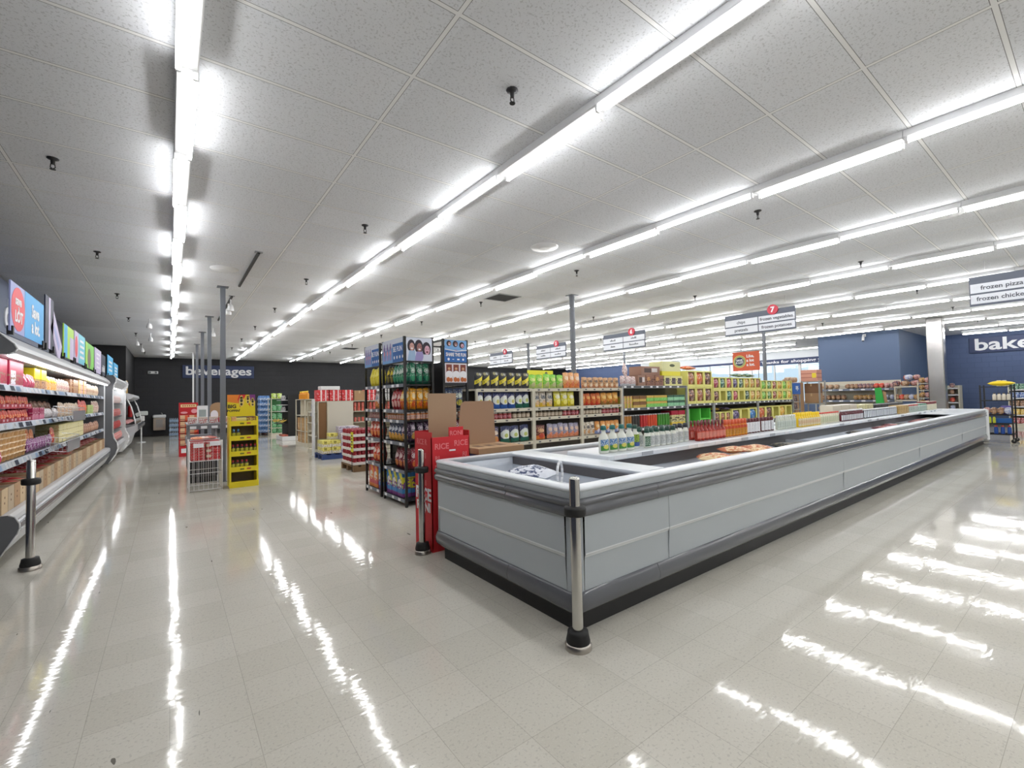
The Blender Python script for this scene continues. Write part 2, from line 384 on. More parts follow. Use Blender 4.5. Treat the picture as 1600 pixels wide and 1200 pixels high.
for i in range(5):
    y0 = 7.1+i*2.42; y1 = y0+2.42
    w = MB(); 
    for a, b in (((y0,.9),(y0+.06,3.1)),((y1-.06,.9),(y1,3.1)),((y0,.9),(y1,.97)),((y0,3.02),(y1,3.1)),((y0+1.18,.97),(y0+1.24,3.02))): w.box((RX+.04,a[0],a[1]), (RX+.12,b[0],b[1]), WHITE)
    fr = struct(w.obj('window_%d' % (i+1)))
    g = MB().box((RX+.075,y0+.06,.97), (RX+.083,y1-.06,3.02), GLASS).obj('pane', fr)
slab('exterior_ground', (RX+.2,-10,-.1), (60,40,-.02), mat('asphalt_outside', (170,170,168), .9))
# ---------------------------------------------------------------- strip lights: bare tubes on alternate sides of a continuous channel
hb = MB(); L = 1.2192
hb.prism([(-.05,0),(-.056,-.05),(-.06,-.062),(-.052,-.07),(.052,-.07),(.06,-.062),(.056,-.05),(.05,0)], 'Y', -L/2+.002, L/2-.002, WHITE)
for s in (-1, 1):
    hb.box((.028,s*(L/2-.012),-.122), (.062,s*(L/2-.034),-.06), WHITE, .004)     # tube sockets
for yy in (-.3, .3): hb.cyl((-.005,yy), .006, -.073, -.07, GREY, 6)
hmesh = hb.mesh('strip_light'); tb = MB(); vs = []; N = 8; tr = .016
for yy in (-L/2+.034, L/2-.034): vs += [(.045+tr*math.cos(2*PI*i/N), yy, -.1+tr*math.sin(2*PI*i/N)) for i in range(N)]

TUBE_S = mat('lamp_tube_side', (255,255,255), .3, emit=12.); TUBE_T = mat('lamp_tube_top_dimmed', (255,255,255), .3, emit=4.)   # invented dimming: weaker emission on side and top faces tames the ceiling glow
for i in range(N): tb.add([vs[i],vs[(i+1)%N],vs[N+(i+1)%N],vs[N+i]], [(0,1,2,3)], TUBE if i >= 4 else (TUBE_T if i in (1,2) else TUBE_S))
tmesh = tb.mesh('tube')
for k in range(11):
    x = .084+2.4384*k; ys = [.98-1.2192*4.5+1.2192*j for j in range(30) if .98-1.2192*4.5+1.2192*j < BY-.65]
    for j, y in reversed(list(enumerate(ys))):
        if x > 20.8 and 3.9 < y < 7.7: continue
        if x > 20.8 and y < -2: continue
        n = nth('light', k)
        o = inst([('strip_light',hmesh),('tube',tmesh)], 'strip_light', f"bare tube strip light, {ORD[n]} from the far wall in the {ORD[k+1]} ceiling row", 'light', (x,y,H), 0 if (j+k) % 2 else PI, 'tube lights in the long ceiling rows')
# ---------------------------------------------------------------- small things on the ceiling
DK = mat('dark_bronze', (60,60,62), .4, .8)
sb = MB(); sb.lathe([(.042,0),(.042,-.008),(.025,-.016),(.016,-.02),(.014,-.05),(.01,-.055)][::-1], DK, 10)
for s in (-1, 1): sb.bar((s*.012,0,-.05), (s*.016,0,-.08), .004, DK); sb.bar((s*.016,0,-.08), (0,0,-.095), .004, DK)
sb.lathe([(.02,-.1),(.022,-.096)], DK, 10); spm = sb.mesh('sprinkler')
for i, x in enumerate((-.82, 1.93, 5.62, 9.32, 13.0, 16.7, 20.4)):
    for j in range(8):
        y = 2.48+3.03*j
        if x > 20.9: continue
        if i == 0 and j == 0: continue
        inst([('sprinkler',spm)], 'sprinkler', f"dark sprinkler head, {ORD[j+1]} from the front, in the {ORD[i+1]} line from the chiller", 'sprinkler', (x,y,H), 0, 'sprinkler heads')
dm = MB(); dm.lathe([(.06,-.03),(.10,-.028),(.105,-.02),(.14,-.022),(.145,-.014),(.19,-.014),(.2,0)], WHITE, 24); dmm = dm.mesh('air_diffuser')
for x, y, w in ((4.34,4.89,'between the second and third light rows'), (.7,8.57,'beside the first light row'), (7.72,1.18,'beside the fourth light row'), (.75,17.9,'far down the first light row')):
    inst([('air_diffuser',dmm)], 'air_diffuser', f"round white ceiling air diffuser {w}", 'vent', (x,y,H))
for x, y, w in ((5.75,7.9,'nearer the freezer'), (5.96,19.0,'near the far wall')):
    r = thing('return_grille', f"dark square ceiling return grille {w}", 'vent', (x,y,H))
    g = MB()
    for a, b in (((-.3,-.3),(.3,-.27)),((-.3,.27),(.3,.3)),((-.3,-.27),(-.27,.27)),((.27,-.27),(.3,.27))): g.box((a[0],a[1],-.012), (b[0],b[1],0), GREY)
    g.obj('grille_frame', r); s = MB()
    for i in range(11): s.box((-.27,-.26+i*.049,-.01), (.27,-.235+i*.049,-.002), mat('dark_louver', (45,45,47), .6))
    s.obj('louvers', r)
for (x, y0, y1, w) in ((1.02,7.33,9.65,'nearer'), (1.0,10.65,13.9,'farther')):
    t_ = thing('track_rail', f"black lighting track on the ceiling, the {w} of two", 'light', (x,(y0+y1)/2,H))
    MB().box((-.018,-(y1-y0)/2,-.03), (.018,(y1-y0)/2,0), BLACK).obj('rail', t_); MB().box((-.05,-(y1-y0)/2-.02,-.012), (.05,-(y1-y0)/2+.05,0), GREY).obj('end_plate', t_)
sh = MB(); sh.cyl((0,0), .012, -.1, 0, WHITE, 8); sh2 = MB(); sh2.lathe([(.055,-.24),(.06,-.2),(.045,-.13),(.02,-.1)], WHITE, 12)
shm = [('spotlight',sh.mesh('stem')), ('lamp_head',sh2.mesh('lamp_head'))]
for i, (x, y, w) in enumerate(((1.0,10.9,'on the far track, nearer one'), (1.0,11.4,'on the far track, second one'), (1.0,15.6,'above the tall poles'), (-.42,14.6,'above the meat counter, nearest of four'), (-.47,17.6,'above the meat counter, second of four'), (-.85,19.0,'above the meat counter, third of four'), (-.8,21.2,'above the meat counter, farthest of four'))):
    o = inst(shm, 'spotlight', f"white ceiling spotlight {w}", 'light', (x,y,H-(.03 if x > .9 and y < 14 else 0)), i, 'ceiling spotlights')
# columns and poles
PIPE = mat('painted_grey_pipe', (112,116,124), .45)
for i, (x, y, w) in enumerate(((6.92,6.95,'rising behind the chip shelves'), (15.85,6.95,'rising behind the yellow treat boxes'), (17.6,14.2,'beyond the chip shelves under aisle sign 6'), (11.6,14.2,'far beyond the chip shelves under aisle sign 5'))):
    b = MB(); b.cyl((0,0), .058, 0, H, PIPE, 14); b.box((-.1,-.1,H-.012), (.1,.1,H), PIPE)
    tag(b.obj('steel_column', None, (x,y,0)), f"round grey steel column {w}", 'column')
for i, y in enumerate((9.93,13.5,16.55,20.0,23.3)):
    b = MB(); r = .042 if i < 4 else .03; m = PIPE if i < 4 else WHITE
    b.box((-r,-r,0), (r,r,H), m); b.box((-.09,-.09,H-.01), (.09,.09,H), m); b.box((-.08,-.08,0), (.08,.08,.012), m)
    tag(b.obj('support_pole', None, (.785,y,0)), f"slim {'grey' if i < 4 else 'white'} floor-to-ceiling pole, {ORD[i+1]} from the camera in the row of five", 'pole', 'slim poles down the left aisle')
sc_ = thing('clad_column', 'square brushed steel clad column behind the far end of the island freezer', 'column', (18.75,3.2,0))
MB().box((-.16,-.19,0), (.16,.19,H), mat('column_cladding', (168,166,164), .22, 1.), .02).obj('cladding', sc_); MB().box((-.175,-.205,0), (.175,.205,.12), BLACK).obj('base_shoe', sc_)
# ---------------------------------------------------------------- writing on the walls
s = thing('wall_sign', 'long navy sign reading beverages on the dark back wall', 'sign', (1.955,BY,2.99))
MB().box((-1.485,-.06,-.31), (1.485,0,.31), NAVY, .01).obj('board', s)
fit(text('lettering', 'beverages', .56, PAPER, (0,-.07,.02), '-Y', s, .01, .022), 2.72)
s = thing('wall_sign', 'navy sign reading bakery high on the blue block wall', 'sign', (RX,2.15,3.11))
MB().box((-.06,-1.22,-.3), (0,1.22,.3), NAVY, .01).obj('board', s)
fit(text('lettering', 'bakery', .64, PAPER, (-.07,-.02,.0), '-X', s, .01, .022), 2.2)
s = thing('wall_sign', 'slate sign with white letters on the left wall above the chiller', 'sign', (LX,11.6,3.12))
MB().box((0,-2.9,-.45), (.05,2.9,.45), mat('slate_sign', (92,102,124), .5), .01).obj('board', s)
text('lettering', 'd', .72, PAPER, (.06,-.42,-.12), '+X', s, .01, .03); text('lettering', 's', .72, PAPER, (.06,2.15,-.12), '+X', s, .01, .03)
s = thing('wall_sign', 'navy banner reading Thanks for shopping your above the front windows', 'sign', (RX-.03,9.6,3.0))
MB().box((-.03,-1.9,-.15), (0,1.9,.15), NAVY).obj('board', s)
fit(text('lettering', 'Thanks for shopping your', .2, PAPER, (-.035,.1,.0), '-X', s, .004, .02), 3.3)
e = thing('emergency_light', 'white emergency light with two lamps on the dark back wall', 'light', (-.62,BY,2.92))
MB().box((-.19,-.09,-.06), (.19,0,.06), WHITE, .012).obj('housing', e)
for s_ in (-1, 1):
    b = MB(); b.lathe([(.03,-.03),(.045,.0),(.045,.03)], mat('lamp_lens', (120,124,128), .2), 12); o = b.obj('lamp', e, (s_*.11,-.1,-.0)); o.rotation_euler.x = PI/2
cam = thing('security_camera', 'white bullet security camera high on the blue partition', 'camera', (20.95,5.56,3.5))
MB().box((-.03,-.05,-.05), (0,.05,.05), WHITE).obj('bracket', cam); b = MB(); b.lathe([(.03,-.2),(.045,-.18),(.04,0),(.03,.03)], WHITE, 12); o = b.obj('camera_body', cam, (-.12,0,-.02)); o.rotation_euler.y = .35
b = MB(); b.cyl((0,0), .028, -.22, -.2, BLACK, 10); o = b.obj('lens', cam, (-.12,0,-.02)); o.rotation_euler.y = .35
# hanging aisle signs
SLATE = mat('slate_board', (88,94,108), .5); PLATE = mat('sign_plate', (216,219,226), .5); INK = mat('dark_ink', (70,74,84), .6); BADGE = mat('badge_red', (196,52,72), .5)
def scribble(par, x, yc, zc, w, h, m):
    b = MB(); n = random.randint(4,9); cw = w/n
    for i in range(n):
        hh = h*random.choice((.55,.6,.95)); b.box((x,yc+w/2-cw*(i+.1),zc-h*.3), (x+.002,yc+w/2-cw*(i+.78),zc-h*.3+hh), m)
    b.obj('small_print', par)
def aisle_sign(yc, num, words, label, wd=1.59):
    s = thing('aisle_sign', label, 'sign', (11,yc,3.08), 0, 'hanging aisle signs'); hw = wd/2
    MB().box((0,-hw,-.25), (.03,hw,.25), SLATE).obj('board', s)
    for i, (c0, c1) in enumerate(((hw-.015,.012),(-.012,-hw+.015))):
        for j, (z0, z1) in enumerate(((-.03,.125),(-.215,-.06))):
            MB().box((-.006,c0,z0), (0,c1,z1), PLATE).obj('plate', s)
            wtxt = words[j*2+i] if words else ''
            yc_ = (c0+c1)/2; zc = (z0+z1)/2
            if wtxt: text('lettering', wtxt, .1, INK, (-.009,yc_,zc), '-X', s, .002, .012)
            elif words is None: scribble(s, -.009, yc_, zc, random.uniform(.16,.34), .06, INK)
    if num:
        b = MB(); b.lathe([(.115,-.02),(.115,.012)], BADGE, 24); o = b.obj('badge', s, (-.012,-hw+.46,.24)); o.rotation_euler = (0,PI/2,0)
        text('number', num, .17, PAPER, (-.035,-hw+.46,.235), '-X', s, .003, .03)
    for yy in (hw-.2, -hw+.2): b = MB(); b.bar((.015,yy,.25), (.015,yy,H-3.08), .003, WHITE); b.obj('wire', s)
    return s
aisle_sign(4.935, '7', ('chips','frozen vegetables','pretzels','frozen potatoes'), 'hanging aisle sign 7 listing chips, pretzels and frozen vegetables')
aisle_sign(8.9, '6', None, 'hanging aisle sign 6 with a red badge, beyond aisle sign 7')
aisle_sign(12.2, '5', None, 'hanging aisle sign 5 with a red badge, left of the round column')
aisle_sign(15.3, '4', None, 'hanging aisle sign 4, farthest and smallest of the aisle signs')
aisle_sign(.66, '', ('frozen pizza','','frozen chicken',''), 'hanging slate sign listing frozen pizza and frozen chicken', 1.52)
# ---------------------------------------------------------------- sky, camera, view
w = bpy.data.worlds.new('sky'); bpy.context.scene.world = w; w.use_nodes = True
bg = w.node_tree.nodes['Background']; bg.inputs[0].default_value = (.70,.86,1.,1); bg.inputs[1].default_value = .62
cd = bpy.data.cameras.new('camera'); co = bpy.data.objects.new('camera', cd); C.objects.link(co)
yaw, pitch, roll = math.radians(37.09), math.radians(1.71), math.radians(-1.19)
F = Vector((math.sin(yaw)*math.cos(pitch), math.cos(yaw)*math.cos(pitch), math.sin(pitch))); R0 = Vector((math.cos(yaw),-math.sin(yaw),0)); U0 = R0.cross(F)
R = R0*math.cos(roll)+U0*math.sin(roll); U = R.cross(F)
co.matrix_world = Matrix(((R.x,U.x,-F.x,0),(R.y,U.y,-F.y,0),(R.z,U.z,-F.z,EYE),(0,0,0,1)))
cd.sensor_width = 36; cd.lens = 707.6/1600*36; cd.clip_start = .05
S = bpy.context.scene; S.camera = co
S.view_settings.view_transform = 'Standard'; S.view_settings.look = 'None'; S.view_settings.gamma = 1; S.view_settings.use_curve_mapping = False
S.view_settings.exposure = .84
S.cycles.use_denoising = True; S.cycles.max_bounces = 6; S.cycles.diffuse_bounces = 4; S.cycles.glossy_bounces = 3; S.cycles.transparent_max_bounces = 6
S.cycles.sample_clamp_indirect = 8; S.cycles.use_light_tree = True; S.cycles.caustics_reflective = False
# ================================================================ island freezer
FX0, FX1, FY0, FY1 = 1.93, 16.62, 1.965, 3.74
FPAN = mat('freezer_panel', (178,185,190), .38); FBUMP = mat('bumper_plastic', (100,102,107), .14); FCOL = mat('freezer_collar', (170,176,181), .35)
FRIM = mat('freezer_rim', (222,227,232), .28); FLIN = mat('freezer_liner', (214,219,226), .35); KICK = mat('kick_plate', (34,34,36), .5); GRILL = mat('grille_dark', (84,82,84), .5)
FLED = mat('freezer_ledge', (226,230,232), .35)
fz = thing('island_freezer', 'long pale grey open-top island freezer with dark bumpers', 'freezer', (0,0,0))
def arc(cx, cy, a0, a1, r=.07, n=6):
    return [((cx+r*math.cos(a0+(a1-a0)*i/n), cy+r*math.sin(a0+(a1-a0)*i/n)), (math.cos(a0+(a1-a0)*i/n), math.sin(a0+(a1-a0)*i/n))) for i in range(n+1)]
RR = .07
cnr = [arc(FX0+RR, FY0+RR, PI, 1.5*PI), arc(FX1-RR, FY0+RR, 1.5*PI, 2*PI), arc(FX1-RR, FY1-RR, 0, PI/2), arc(FX0+RR, FY1-RR, PI/2, PI)]
loop = cnr[0]+cnr[1]+cnr[2]+cnr[3]
MB().sweep(loop, [(-.05,.0),(-.05,.15)], KICK, True).obj('kick_plate', fz)
low = [(-.02,.125),(.012,.135),(.028,.16),(.03,.2),(.018,.235),(.006,.256),(-.02,.258)]
upp = [(-.02,.704),(.02,.706),(.034,.72),(.036,.75),(.022,.765),(.022,.775),(.036,.785),(.034,.8),(.02,.812),(-.02,.814)]
Nx = lambda x: ((x,FY0),(0,-1)); NY = lambda y: ((FX0,y),(-1,0)); g = .002
sx = [2.87, 6.4, 9.95, 13.5]
bumpx = [2.72, 6.25, 9.8, 13.35]
def pieces(prof, m, nm, xs, yj):
    MB().sweep([NY(yj-g)]+cnr[0][:]+[Nx(xs[0]-g)], prof, m, smooth=True).obj(nm, fz)
    for a, b in zip(xs, xs[1:]): MB().sweep([Nx(a+g), Nx(b-g)], prof, m, smooth=True).obj(nm, fz)
    MB().sweep([Nx(xs[-1]+g)]+cnr[1]+cnr[2]+[((8,FY1),(0,1))], prof, m, smooth=True).obj(nm, fz)
    MB().sweep([((8-g,FY1),(0,1))]+cnr[3]+[NY(yj+g)], prof, m, smooth=True).obj(nm, fz)
pieces(low, FBUMP, 'lower_bumper', bumpx, 2.62); pieces(upp, FBUMP, 'upper_bumper', bumpx, 2.62)
pan = [(0,.256),(0,.455),(.012,.476),(.012,.706)]
ledge = [(.0005,.452),(.0145,.474),(.0145,.482),(.005,.455)]
xs = [FX0+RR+.004]+sx+[FX1-RR-.004]
for a, b in zip(xs, xs[1:]): MB().sweep([Nx(a+g),Nx(b-g)], pan, FPAN).obj('side_panel', fz); MB().sweep([Nx(a+g),Nx(b-g)], ledge, FLED).obj('panel_ledge', fz)
MB().sweep([NY(FY1-RR-.004),NY(FY0+RR+.004)], pan, FPAN).obj('end_panel', fz); MB().sweep([NY(FY1-RR-.004),NY(FY0+RR+.004)], ledge, FLED).obj('panel_ledge', fz)
MB().sweep([((FX1-RR,FY1),(0,1)),((FX0+RR,FY1),(0,1))], pan, FPAN).obj('back_panel', fz)
for k, m in ((0,FPAN),(1,FRIM),(2,FRIM),(3,FPAN)): MB().sweep(cnr[k], [(.003,.25),(.003,.71)], m, smooth=True).obj('corner_post', fz)
MB().box((FX1-.07,FY0-.055,.08), (FX1+.07,FY1+.05,.892), mat('end_white', (226,229,232), .35), .035).obj('far_end_panel', fz)
MB().sweep(loop, [(.004,.812),(.01,.815),(.012,.852),(.008,.858)], FCOL, True).obj('collar', fz)
MB().sweep(loop, [(.006,.855),(.016,.86),(.018,.87),(.010,.88),(-.03,.884),(-.075,.882),(-.095,.876),(-.1,.86),(-.1,.84),(-.085,.83)], FRIM, True, True).obj('top_rim', fz)
for x in (2.55,4.6,8.2,11.7):     # hairline joints in the collar
    pass
OX0, OX1, OY0, OY1 = FX0+.1, FX1-.1, FY0+.1, FY1-.1
b = MB(); z0, z1 = .69, .845
b.box((OX0,OY0,z0-.02), (OX1,OY1,z0), FLIN)
for p, q in (((OX0-.02,OY0-.02),(OX1+.02,OY0)), ((OX0-.02,OY1),(OX1+.02,OY1+.02)), ((OX0-.02,OY0),(OX0,OY1)), ((OX1,OY0),(OX1+.02,OY1))): b.box((p[0],p[1],z0), (q[0],q[1],z1), FLIN)
b.obj('liner', fz)
b = MB(); b.box((2.74,OY0,.69), (2.98,OY1,.86), FLIN); b.prism([(2.73,.86),(2.99,.86),(2.99,.872),(2.96,.886),(2.80,.886),(2.73,.874)], 'Y', OY0-.02, OY1+.02, FRIM); b.obj('cross_divider', fz)
b = MB(); b.box((2.726,OY0+.02,.775), (2.74,OY1-.02,.845), GRILL); b.box((OX0,OY1-.014,.775), (2.7,OY1,.80), FLIN); b.obj('air_grille', fz)
CS0, CS1 = 2.60, 3.12
b = MB(); b.box((2.98,CS0+.1,.69), (15.6,CS1-.1,.84), FLIN)
b.obj('center_divider', fz)
b = MB(); b.box((2.98,CS0+.07,.76), (15.6,CS0+.1,.872), GRILL); b.box((2.98,CS1-.1,.76), (15.6,CS1-.07,.872), GRILL); b.obj('air_grille', fz)
b = MB(); b.box((2.99,CS0,.872), (15.62,CS1,.92), FRIM, .008)
x = 3.0
b.obj('center_shelf', fz)
x = 3.05
while x < 15.4:
    wv = random.uniform(.1,.2); MB().box((x,CS0-.004,.882), (x+wv,CS0-.001,.914), PAPER if random.random() < .6 else mat('tag_grey', (170,174,182), .6)).obj('price_tag', fz); x += wv+random.uniform(.02,.3)
b = MB(); b.box((15.62,OY0-.03,.862), (OX1+.03,OY1+.03,.884), FRIM, .006); b.box((13.5,OY0-.03,.862), (15.62,CS0+.06,.884), FRIM, .006); b.obj('end_deck', fz)
b = MB()
for x in (6.6,11.0): b.box((x,OY0,.69), (x+.012,CS0+.1,.80), mat('clear_divider', (225,228,232), .1, trans=.7)); 
b.obj('bin_divider', fz)
# ---------------------------------------------------------------- steel bollards
def bollard(x, y, label):
    t = thing('bollard', label, 'bollard', (x,y,0), 0, 'steel bollards')
    b = MB(); b.lathe([(.031,.02),(.031,.955),(.027,.966),(.012,.97)], CHROME, 20); b.obj('post', t)
    b = MB(); b.lathe([(.038,.745),(.06,.75),(.064,.76),(.064,.79),(.06,.8),(.038,.806)], RUBBER, 24); b.obj('rubber_ring', t)
    b = MB(); b.lathe([(.076,0),(.076,.03),(.068,.036)], STEEL, 24); b.obj('base_plate', t)
    b = MB(); b.lathe([(.066,.034),(.068,.05),(.06,.085),(.058,.1),(.036,.106)], RUBBER, 24); b.obj('base_boot', t)
bollard(1.86,1.885,'polished steel bollard at the near corner of the island freezer')
bollard(1.885,3.93,'steel bollard at the back corner of the island freezer beside the red box')
bollard(-.985,5.83,'dark steel bollard in front of the near end of the open chiller')
# ---------------------------------------------------------------- bottles on the centre shelf
def M(n, c, r=.35): return mat(n, c, r)
WL = printed('ranch_label', (46,110,168), [('h',0,.42,(74,140,62)),('oval',.5,.35,.3,.2,(210,200,90)),('print',9,.56,.45,1,(235,240,240))])
GL = printed('green_label', (48,92,66), [('print',8,.55,.1,.9,(200,214,200))]); BL_ = printed('nutrition_label', (214,218,216), [('print',16,.52,.05,.95,(120,126,128))])
cream = M('ranch_cream', (222,224,214)); teal = M('cap_teal', (30,104,100)); dgreen = M('cap_dark_green', (32,72,60)); blackc = M('cap_black', (36,42,48))
P_ranch = bottle(cream, teal, WL, .115, .062, .245, .42, .56, .15, (.1,.5)); P_ranch2 = bottle(cream, dgreen, printed('lime_label', (150,180,60), [('h',0,.35,(60,90,160)),('print',8,.55,.3,1,(60,80,40))]), .1, .065, .225, .42, .56, .15, (.1,.6))
P_white = bottle(cream, dgreen, GL, .09, .055, .19, .5, .6, .24, (.08,.58)); P_white2 = bottle(cream, dgreen, BL_, .09, .055, .19, .5, .6, .24, (.08,.58)); P_white3 = bottle(cream, blackc, BL_, .09, .055, .2, .5, .6, .22, (.08,.58))
P_hot = bottle(M('hot_sauce_red', (150,34,20), .2), M('cap_maroon', (110,36,46)), printed('hot_label', (206,70,40), [('print',8,.55,.1,.9,(236,214,200))]), .068, .068, .21, .36, .5, .2, (.1,.48))
P_wing = bottle(M('wing_orange', (208,120,26), .2), M('cap_rust', (206,88,44)), printed('wing_label', (214,150,40), [('h',.7,1,(196,70,30)),('print',7,.55,.1,.7,(120,60,20))]), .072, .06, .2, .62, .62, .28, (.08,.62))
P_bbq = bottle(M('sauce_brown', (88,34,34), .25), M('cap_wine', (92,32,42)), printed('white_label', (226,226,228), [('print',12,.6,.1,.9,(140,140,150))]), .075, .06, .185, .55, .66, .2, (.08,.74))
P_clear = bottle(M('dressing_pale', (206,212,196), .25), M('cap_cream', (214,214,206)), printed('pale_label', (208,214,206), [('print',9,.55,.1,.9,(120,140,120))]), .07, .055, .19, .6, .7, .12, (.08,.62))
P_must = bottle(M('mustard_yellow', (232,194,26), .3), M('cap_yellow', (240,204,20)), printed('mustard_label', (226,218,190), [('h',.3,.7,(214,190,170)),('print',8,.55,.1,.9,(196,150,40))]), .075, .06, .2, .4, .62, .2, (.08,.6))
P_may = bottle(M('mayo', (226,222,200), .3), M('cap_red', (196,62,44)), printed('mayo_label', (216,214,190), [('print',9,.55,.1,.9,(150,170,120))]), .08, .065, .175, .7, .74, .1, (.1,.66))
P_a1 = bottle(M('steak_sauce', (90,26,40), .25), M('cap_white', (226,226,228)), printed('steak_label', (222,222,226), [('v',.3,.7,(80,76,90))]), .07, .06, .185, .5, .66, .12, (.08,.55))
P_blk = bottle(M('soy_dark', (40,40,46), .25), M('cap_white', (226,226,228)), printed('soy_label', (220,224,230), [('v',.3,.62,(60,70,90))]), .085, .06, .165, .5, .7, .12, (.08,.8))
shelf = 'freezer centre shelf'
ES = 'the near end'
def bot(a0, a1, n, proto, dims, desc, y=2.72, z=.92, nm='sauce_bottle', cat='bottle', tiers=1):
    row('X', a0, a1, n, y, z, 0, proto, dims, nm, cat, desc, shelf, ES, 'bottles on the freezer shelf', tiers, .004)
bot(3.02, 3.50, 4, P_ranch, (.115,.062,.245), 'white ranch bottle with teal cap', 2.70)
bot(3.52, 3.63, 1, P_ranch2, (.1,.065,.225), 'white ranch bottle with lime and blue label', 2.74)
bot(3.64, 3.74, 1, P_white, (.09,.055,.19), 'white bottle with round green label', 2.70)
bot(3.74, 4.2, 5, P_white2, (.09,.055,.19), 'small white bottle with dark green cap', 2.72)
bot(3.70, 4.2, 4, P_white2, (.09,.055,.19), 'white bottle with dark green cap, back row', 2.84)
bot(4.2, 4.5, 3, P_white3, (.09,.055,.2), 'small white bottle with black cap', 2.76)
bot(4.24, 4.56, 10, P_hot, (.068,.068,.21), 'red hot sauce bottle, front row', 2.66) if False else None
bot(4.53, 5.12, 8, P_hot, (.068,.068,.21), 'red hot sauce bottle with maroon cap', 2.68)
bot(4.6, 5.12, 7, P_hot, (.068,.068,.21), 'red hot sauce bottle in the back row', 2.8)
bot(5.14, 5.68, 7, P_wing, (.072,.06,.2), 'orange wing sauce bottle with rust cap', 2.7)
bot(5.72, 6.1, 5, P_bbq, (.075,.06,.185), 'brown sauce bottle with white label', 2.74)
bot(6.14, 6.5, 4, P_bbq, (.075,.06,.185), 'brown sauce bottle with big white label', 2.74)
bot(6.55, 7.15, 8, P_clear, (.07,.055,.19), 'pale dressing bottle', 2.72)
bot(7.2, 8.0, 10, P_must, (.075,.06,.2), 'yellow mustard bottle', 2.7)
bot(7.3, 8.0, 8, P_must, (.075,.06,.2), 'yellow mustard bottle in the back row', 2.8)
bot(8.05, 8.85, 9, P_may, (.08,.065,.175), 'cream mayonnaise bottle with red cap', 2.72)
bot(8.9, 10.0, 14, P_a1, (.07,.06,.185), 'maroon steak sauce bottle with white cap', 2.7)
bot(10.05, 12.1, 22, P_blk, (.085,.06,.165), 'dark bottle with white label', 2.7)
P_tan = carton(printed('tan_carton', (190,158,98), [('print',7,.58,.1,.9,(120,90,50))]), .18, .2, .17); P_redtop = carton(printed('red_top_case', (206,212,204), [('h',.82,1,(190,50,50)),('print',11,.5,.05,.7,(90,120,110))]), .19, .2, .17)
P_grntop = carton(printed('green_top_case', (206,214,206), [('h',.82,1,(60,130,96)),('print',11,.5,.05,.7,(60,110,90))]), .19, .2, .17); P_crm = carton(printed('cream_case', (214,210,186), [('h',.7,1,(120,40,50)),('print',9,.58,.1,.6,(160,150,120))]), .19, .2, .2)
bot(12.15, 12.9, 4, P_tan, (.18,.2,.17), 'tan carton', 2.68, nm='sauce_carton', cat='box'); bot(12.92, 13.7, 4, P_redtop, (.19,.2,.17), 'pale case with red top', 2.68, nm='sauce_carton', cat='box')
bot(13.72, 14.5, 4, P_grntop, (.19,.2,.17), 'pale case with green top', 2.68, nm='sauce_carton', cat='box'); bot(14.52, 15.5, 5, P_crm, (.19,.2,.2), 'cream case with maroon top', 2.68, nm='sauce_carton', cat='box')
P_tray = carton(printed('white_tray', (216,210,200), [('h',.55,1,(214,206,186)),('h',0,.3,(130,60,60))]), .4, .2, .26); P_ytray = carton(printed('cream_tray', (222,216,170), [('print',8,.6,.1,.9,(170,160,110))]), .4, .2, .24); P_btray = carton(printed('dark_tray', (50,54,58), [('h',.0,.3,(130,130,134))]), .4, .2, .22)
bot(9.0, 10.2, 3, P_tray, (.4,.2,.26), 'white topped tray case in the back row', 2.86, nm='tray_case', cat='box'); bot(10.25, 11.2, 2, P_ytray, (.4,.2,.24), 'cream tray case in the back row', 2.86, nm='tray_case', cat='box'); bot(11.3, 13.3, 5, P_btray, (.4,.2,.22), 'dark tray case in the back row', 2.86, nm='tray_case', cat='box')
# ---------------------------------------------------------------- frozen packs lying in the bins
def lying(nm, m, w, h, d, x, y, z, rz, label, cat='pack'):
    o = inst(pack(m, w, h, d), nm, label, cat, (x+math.sin(rz)*h/2,y-math.cos(rz)*h/2,z+d*.62+.016), 0); o.rotation_euler = (-PI/2+random.uniform(-.05,.05), 0, rz); return o
ICE = printed('berry_bag', (214,218,228), [('blob',9,.5,.15,.9,(60,74,110)),('blob',14,.6,.1,.9,(226,230,238))])
lying('frozen_bag', ICE, .3, .4, .13, 2.44, 2.98, .69, .4, 'white and blue patterned bag lying in the empty end bin of the freezer')
b = MB(); pts = [(.09*math.cos(a*PI/8)+.01, .0, .1+.1*math.sin(a*PI/8)) for a in range(-3,12)]; b.tube(pts, .011, mat('white_strap', (228,230,234), .5), 8)
o = tag(b.obj('loop_handle', None, (2.52,2.72,.705), .6), 'white looped strap beside the bag in the freezer end bin', 'strap')
orange = [printed('nugget_bag', (214,140,70), [('blob',7,.52,.1,.9,(226,190,120)),('print',9,.6,.5,.9,(160,50,40))]), printed('fries_bag', (222,196,150), [('blob',8,.55,.1,.8,(196,120,60))]), printed('wing_bag', (196,110,70), [('blob',8,.5,.1,.9,(226,200,160))])]
names = ['first','second','third','fourth','fifth','sixth','seventh','eighth','ninth']
for i in range(9):
    lying('frozen_bag', orange[i % 3], .22, .3, .08, 4.05+.15*i+random.uniform(-.03,.03), 2.32+.12*(i % 3-1), .692+.02*(i % 2)+.025*(i % 3), random.uniform(0,6), f"orange and tan frozen food bag, {names[i]} along the heap in the front bin", 'frozen food')
dark = [printed('black_bag', (44,46,44), [('blob',9,.55,.1,.9,(120,110,90))]), printed('maroon_bag', (110,36,44), [('blob',8,.56,.1,.9,(170,90,80))])]
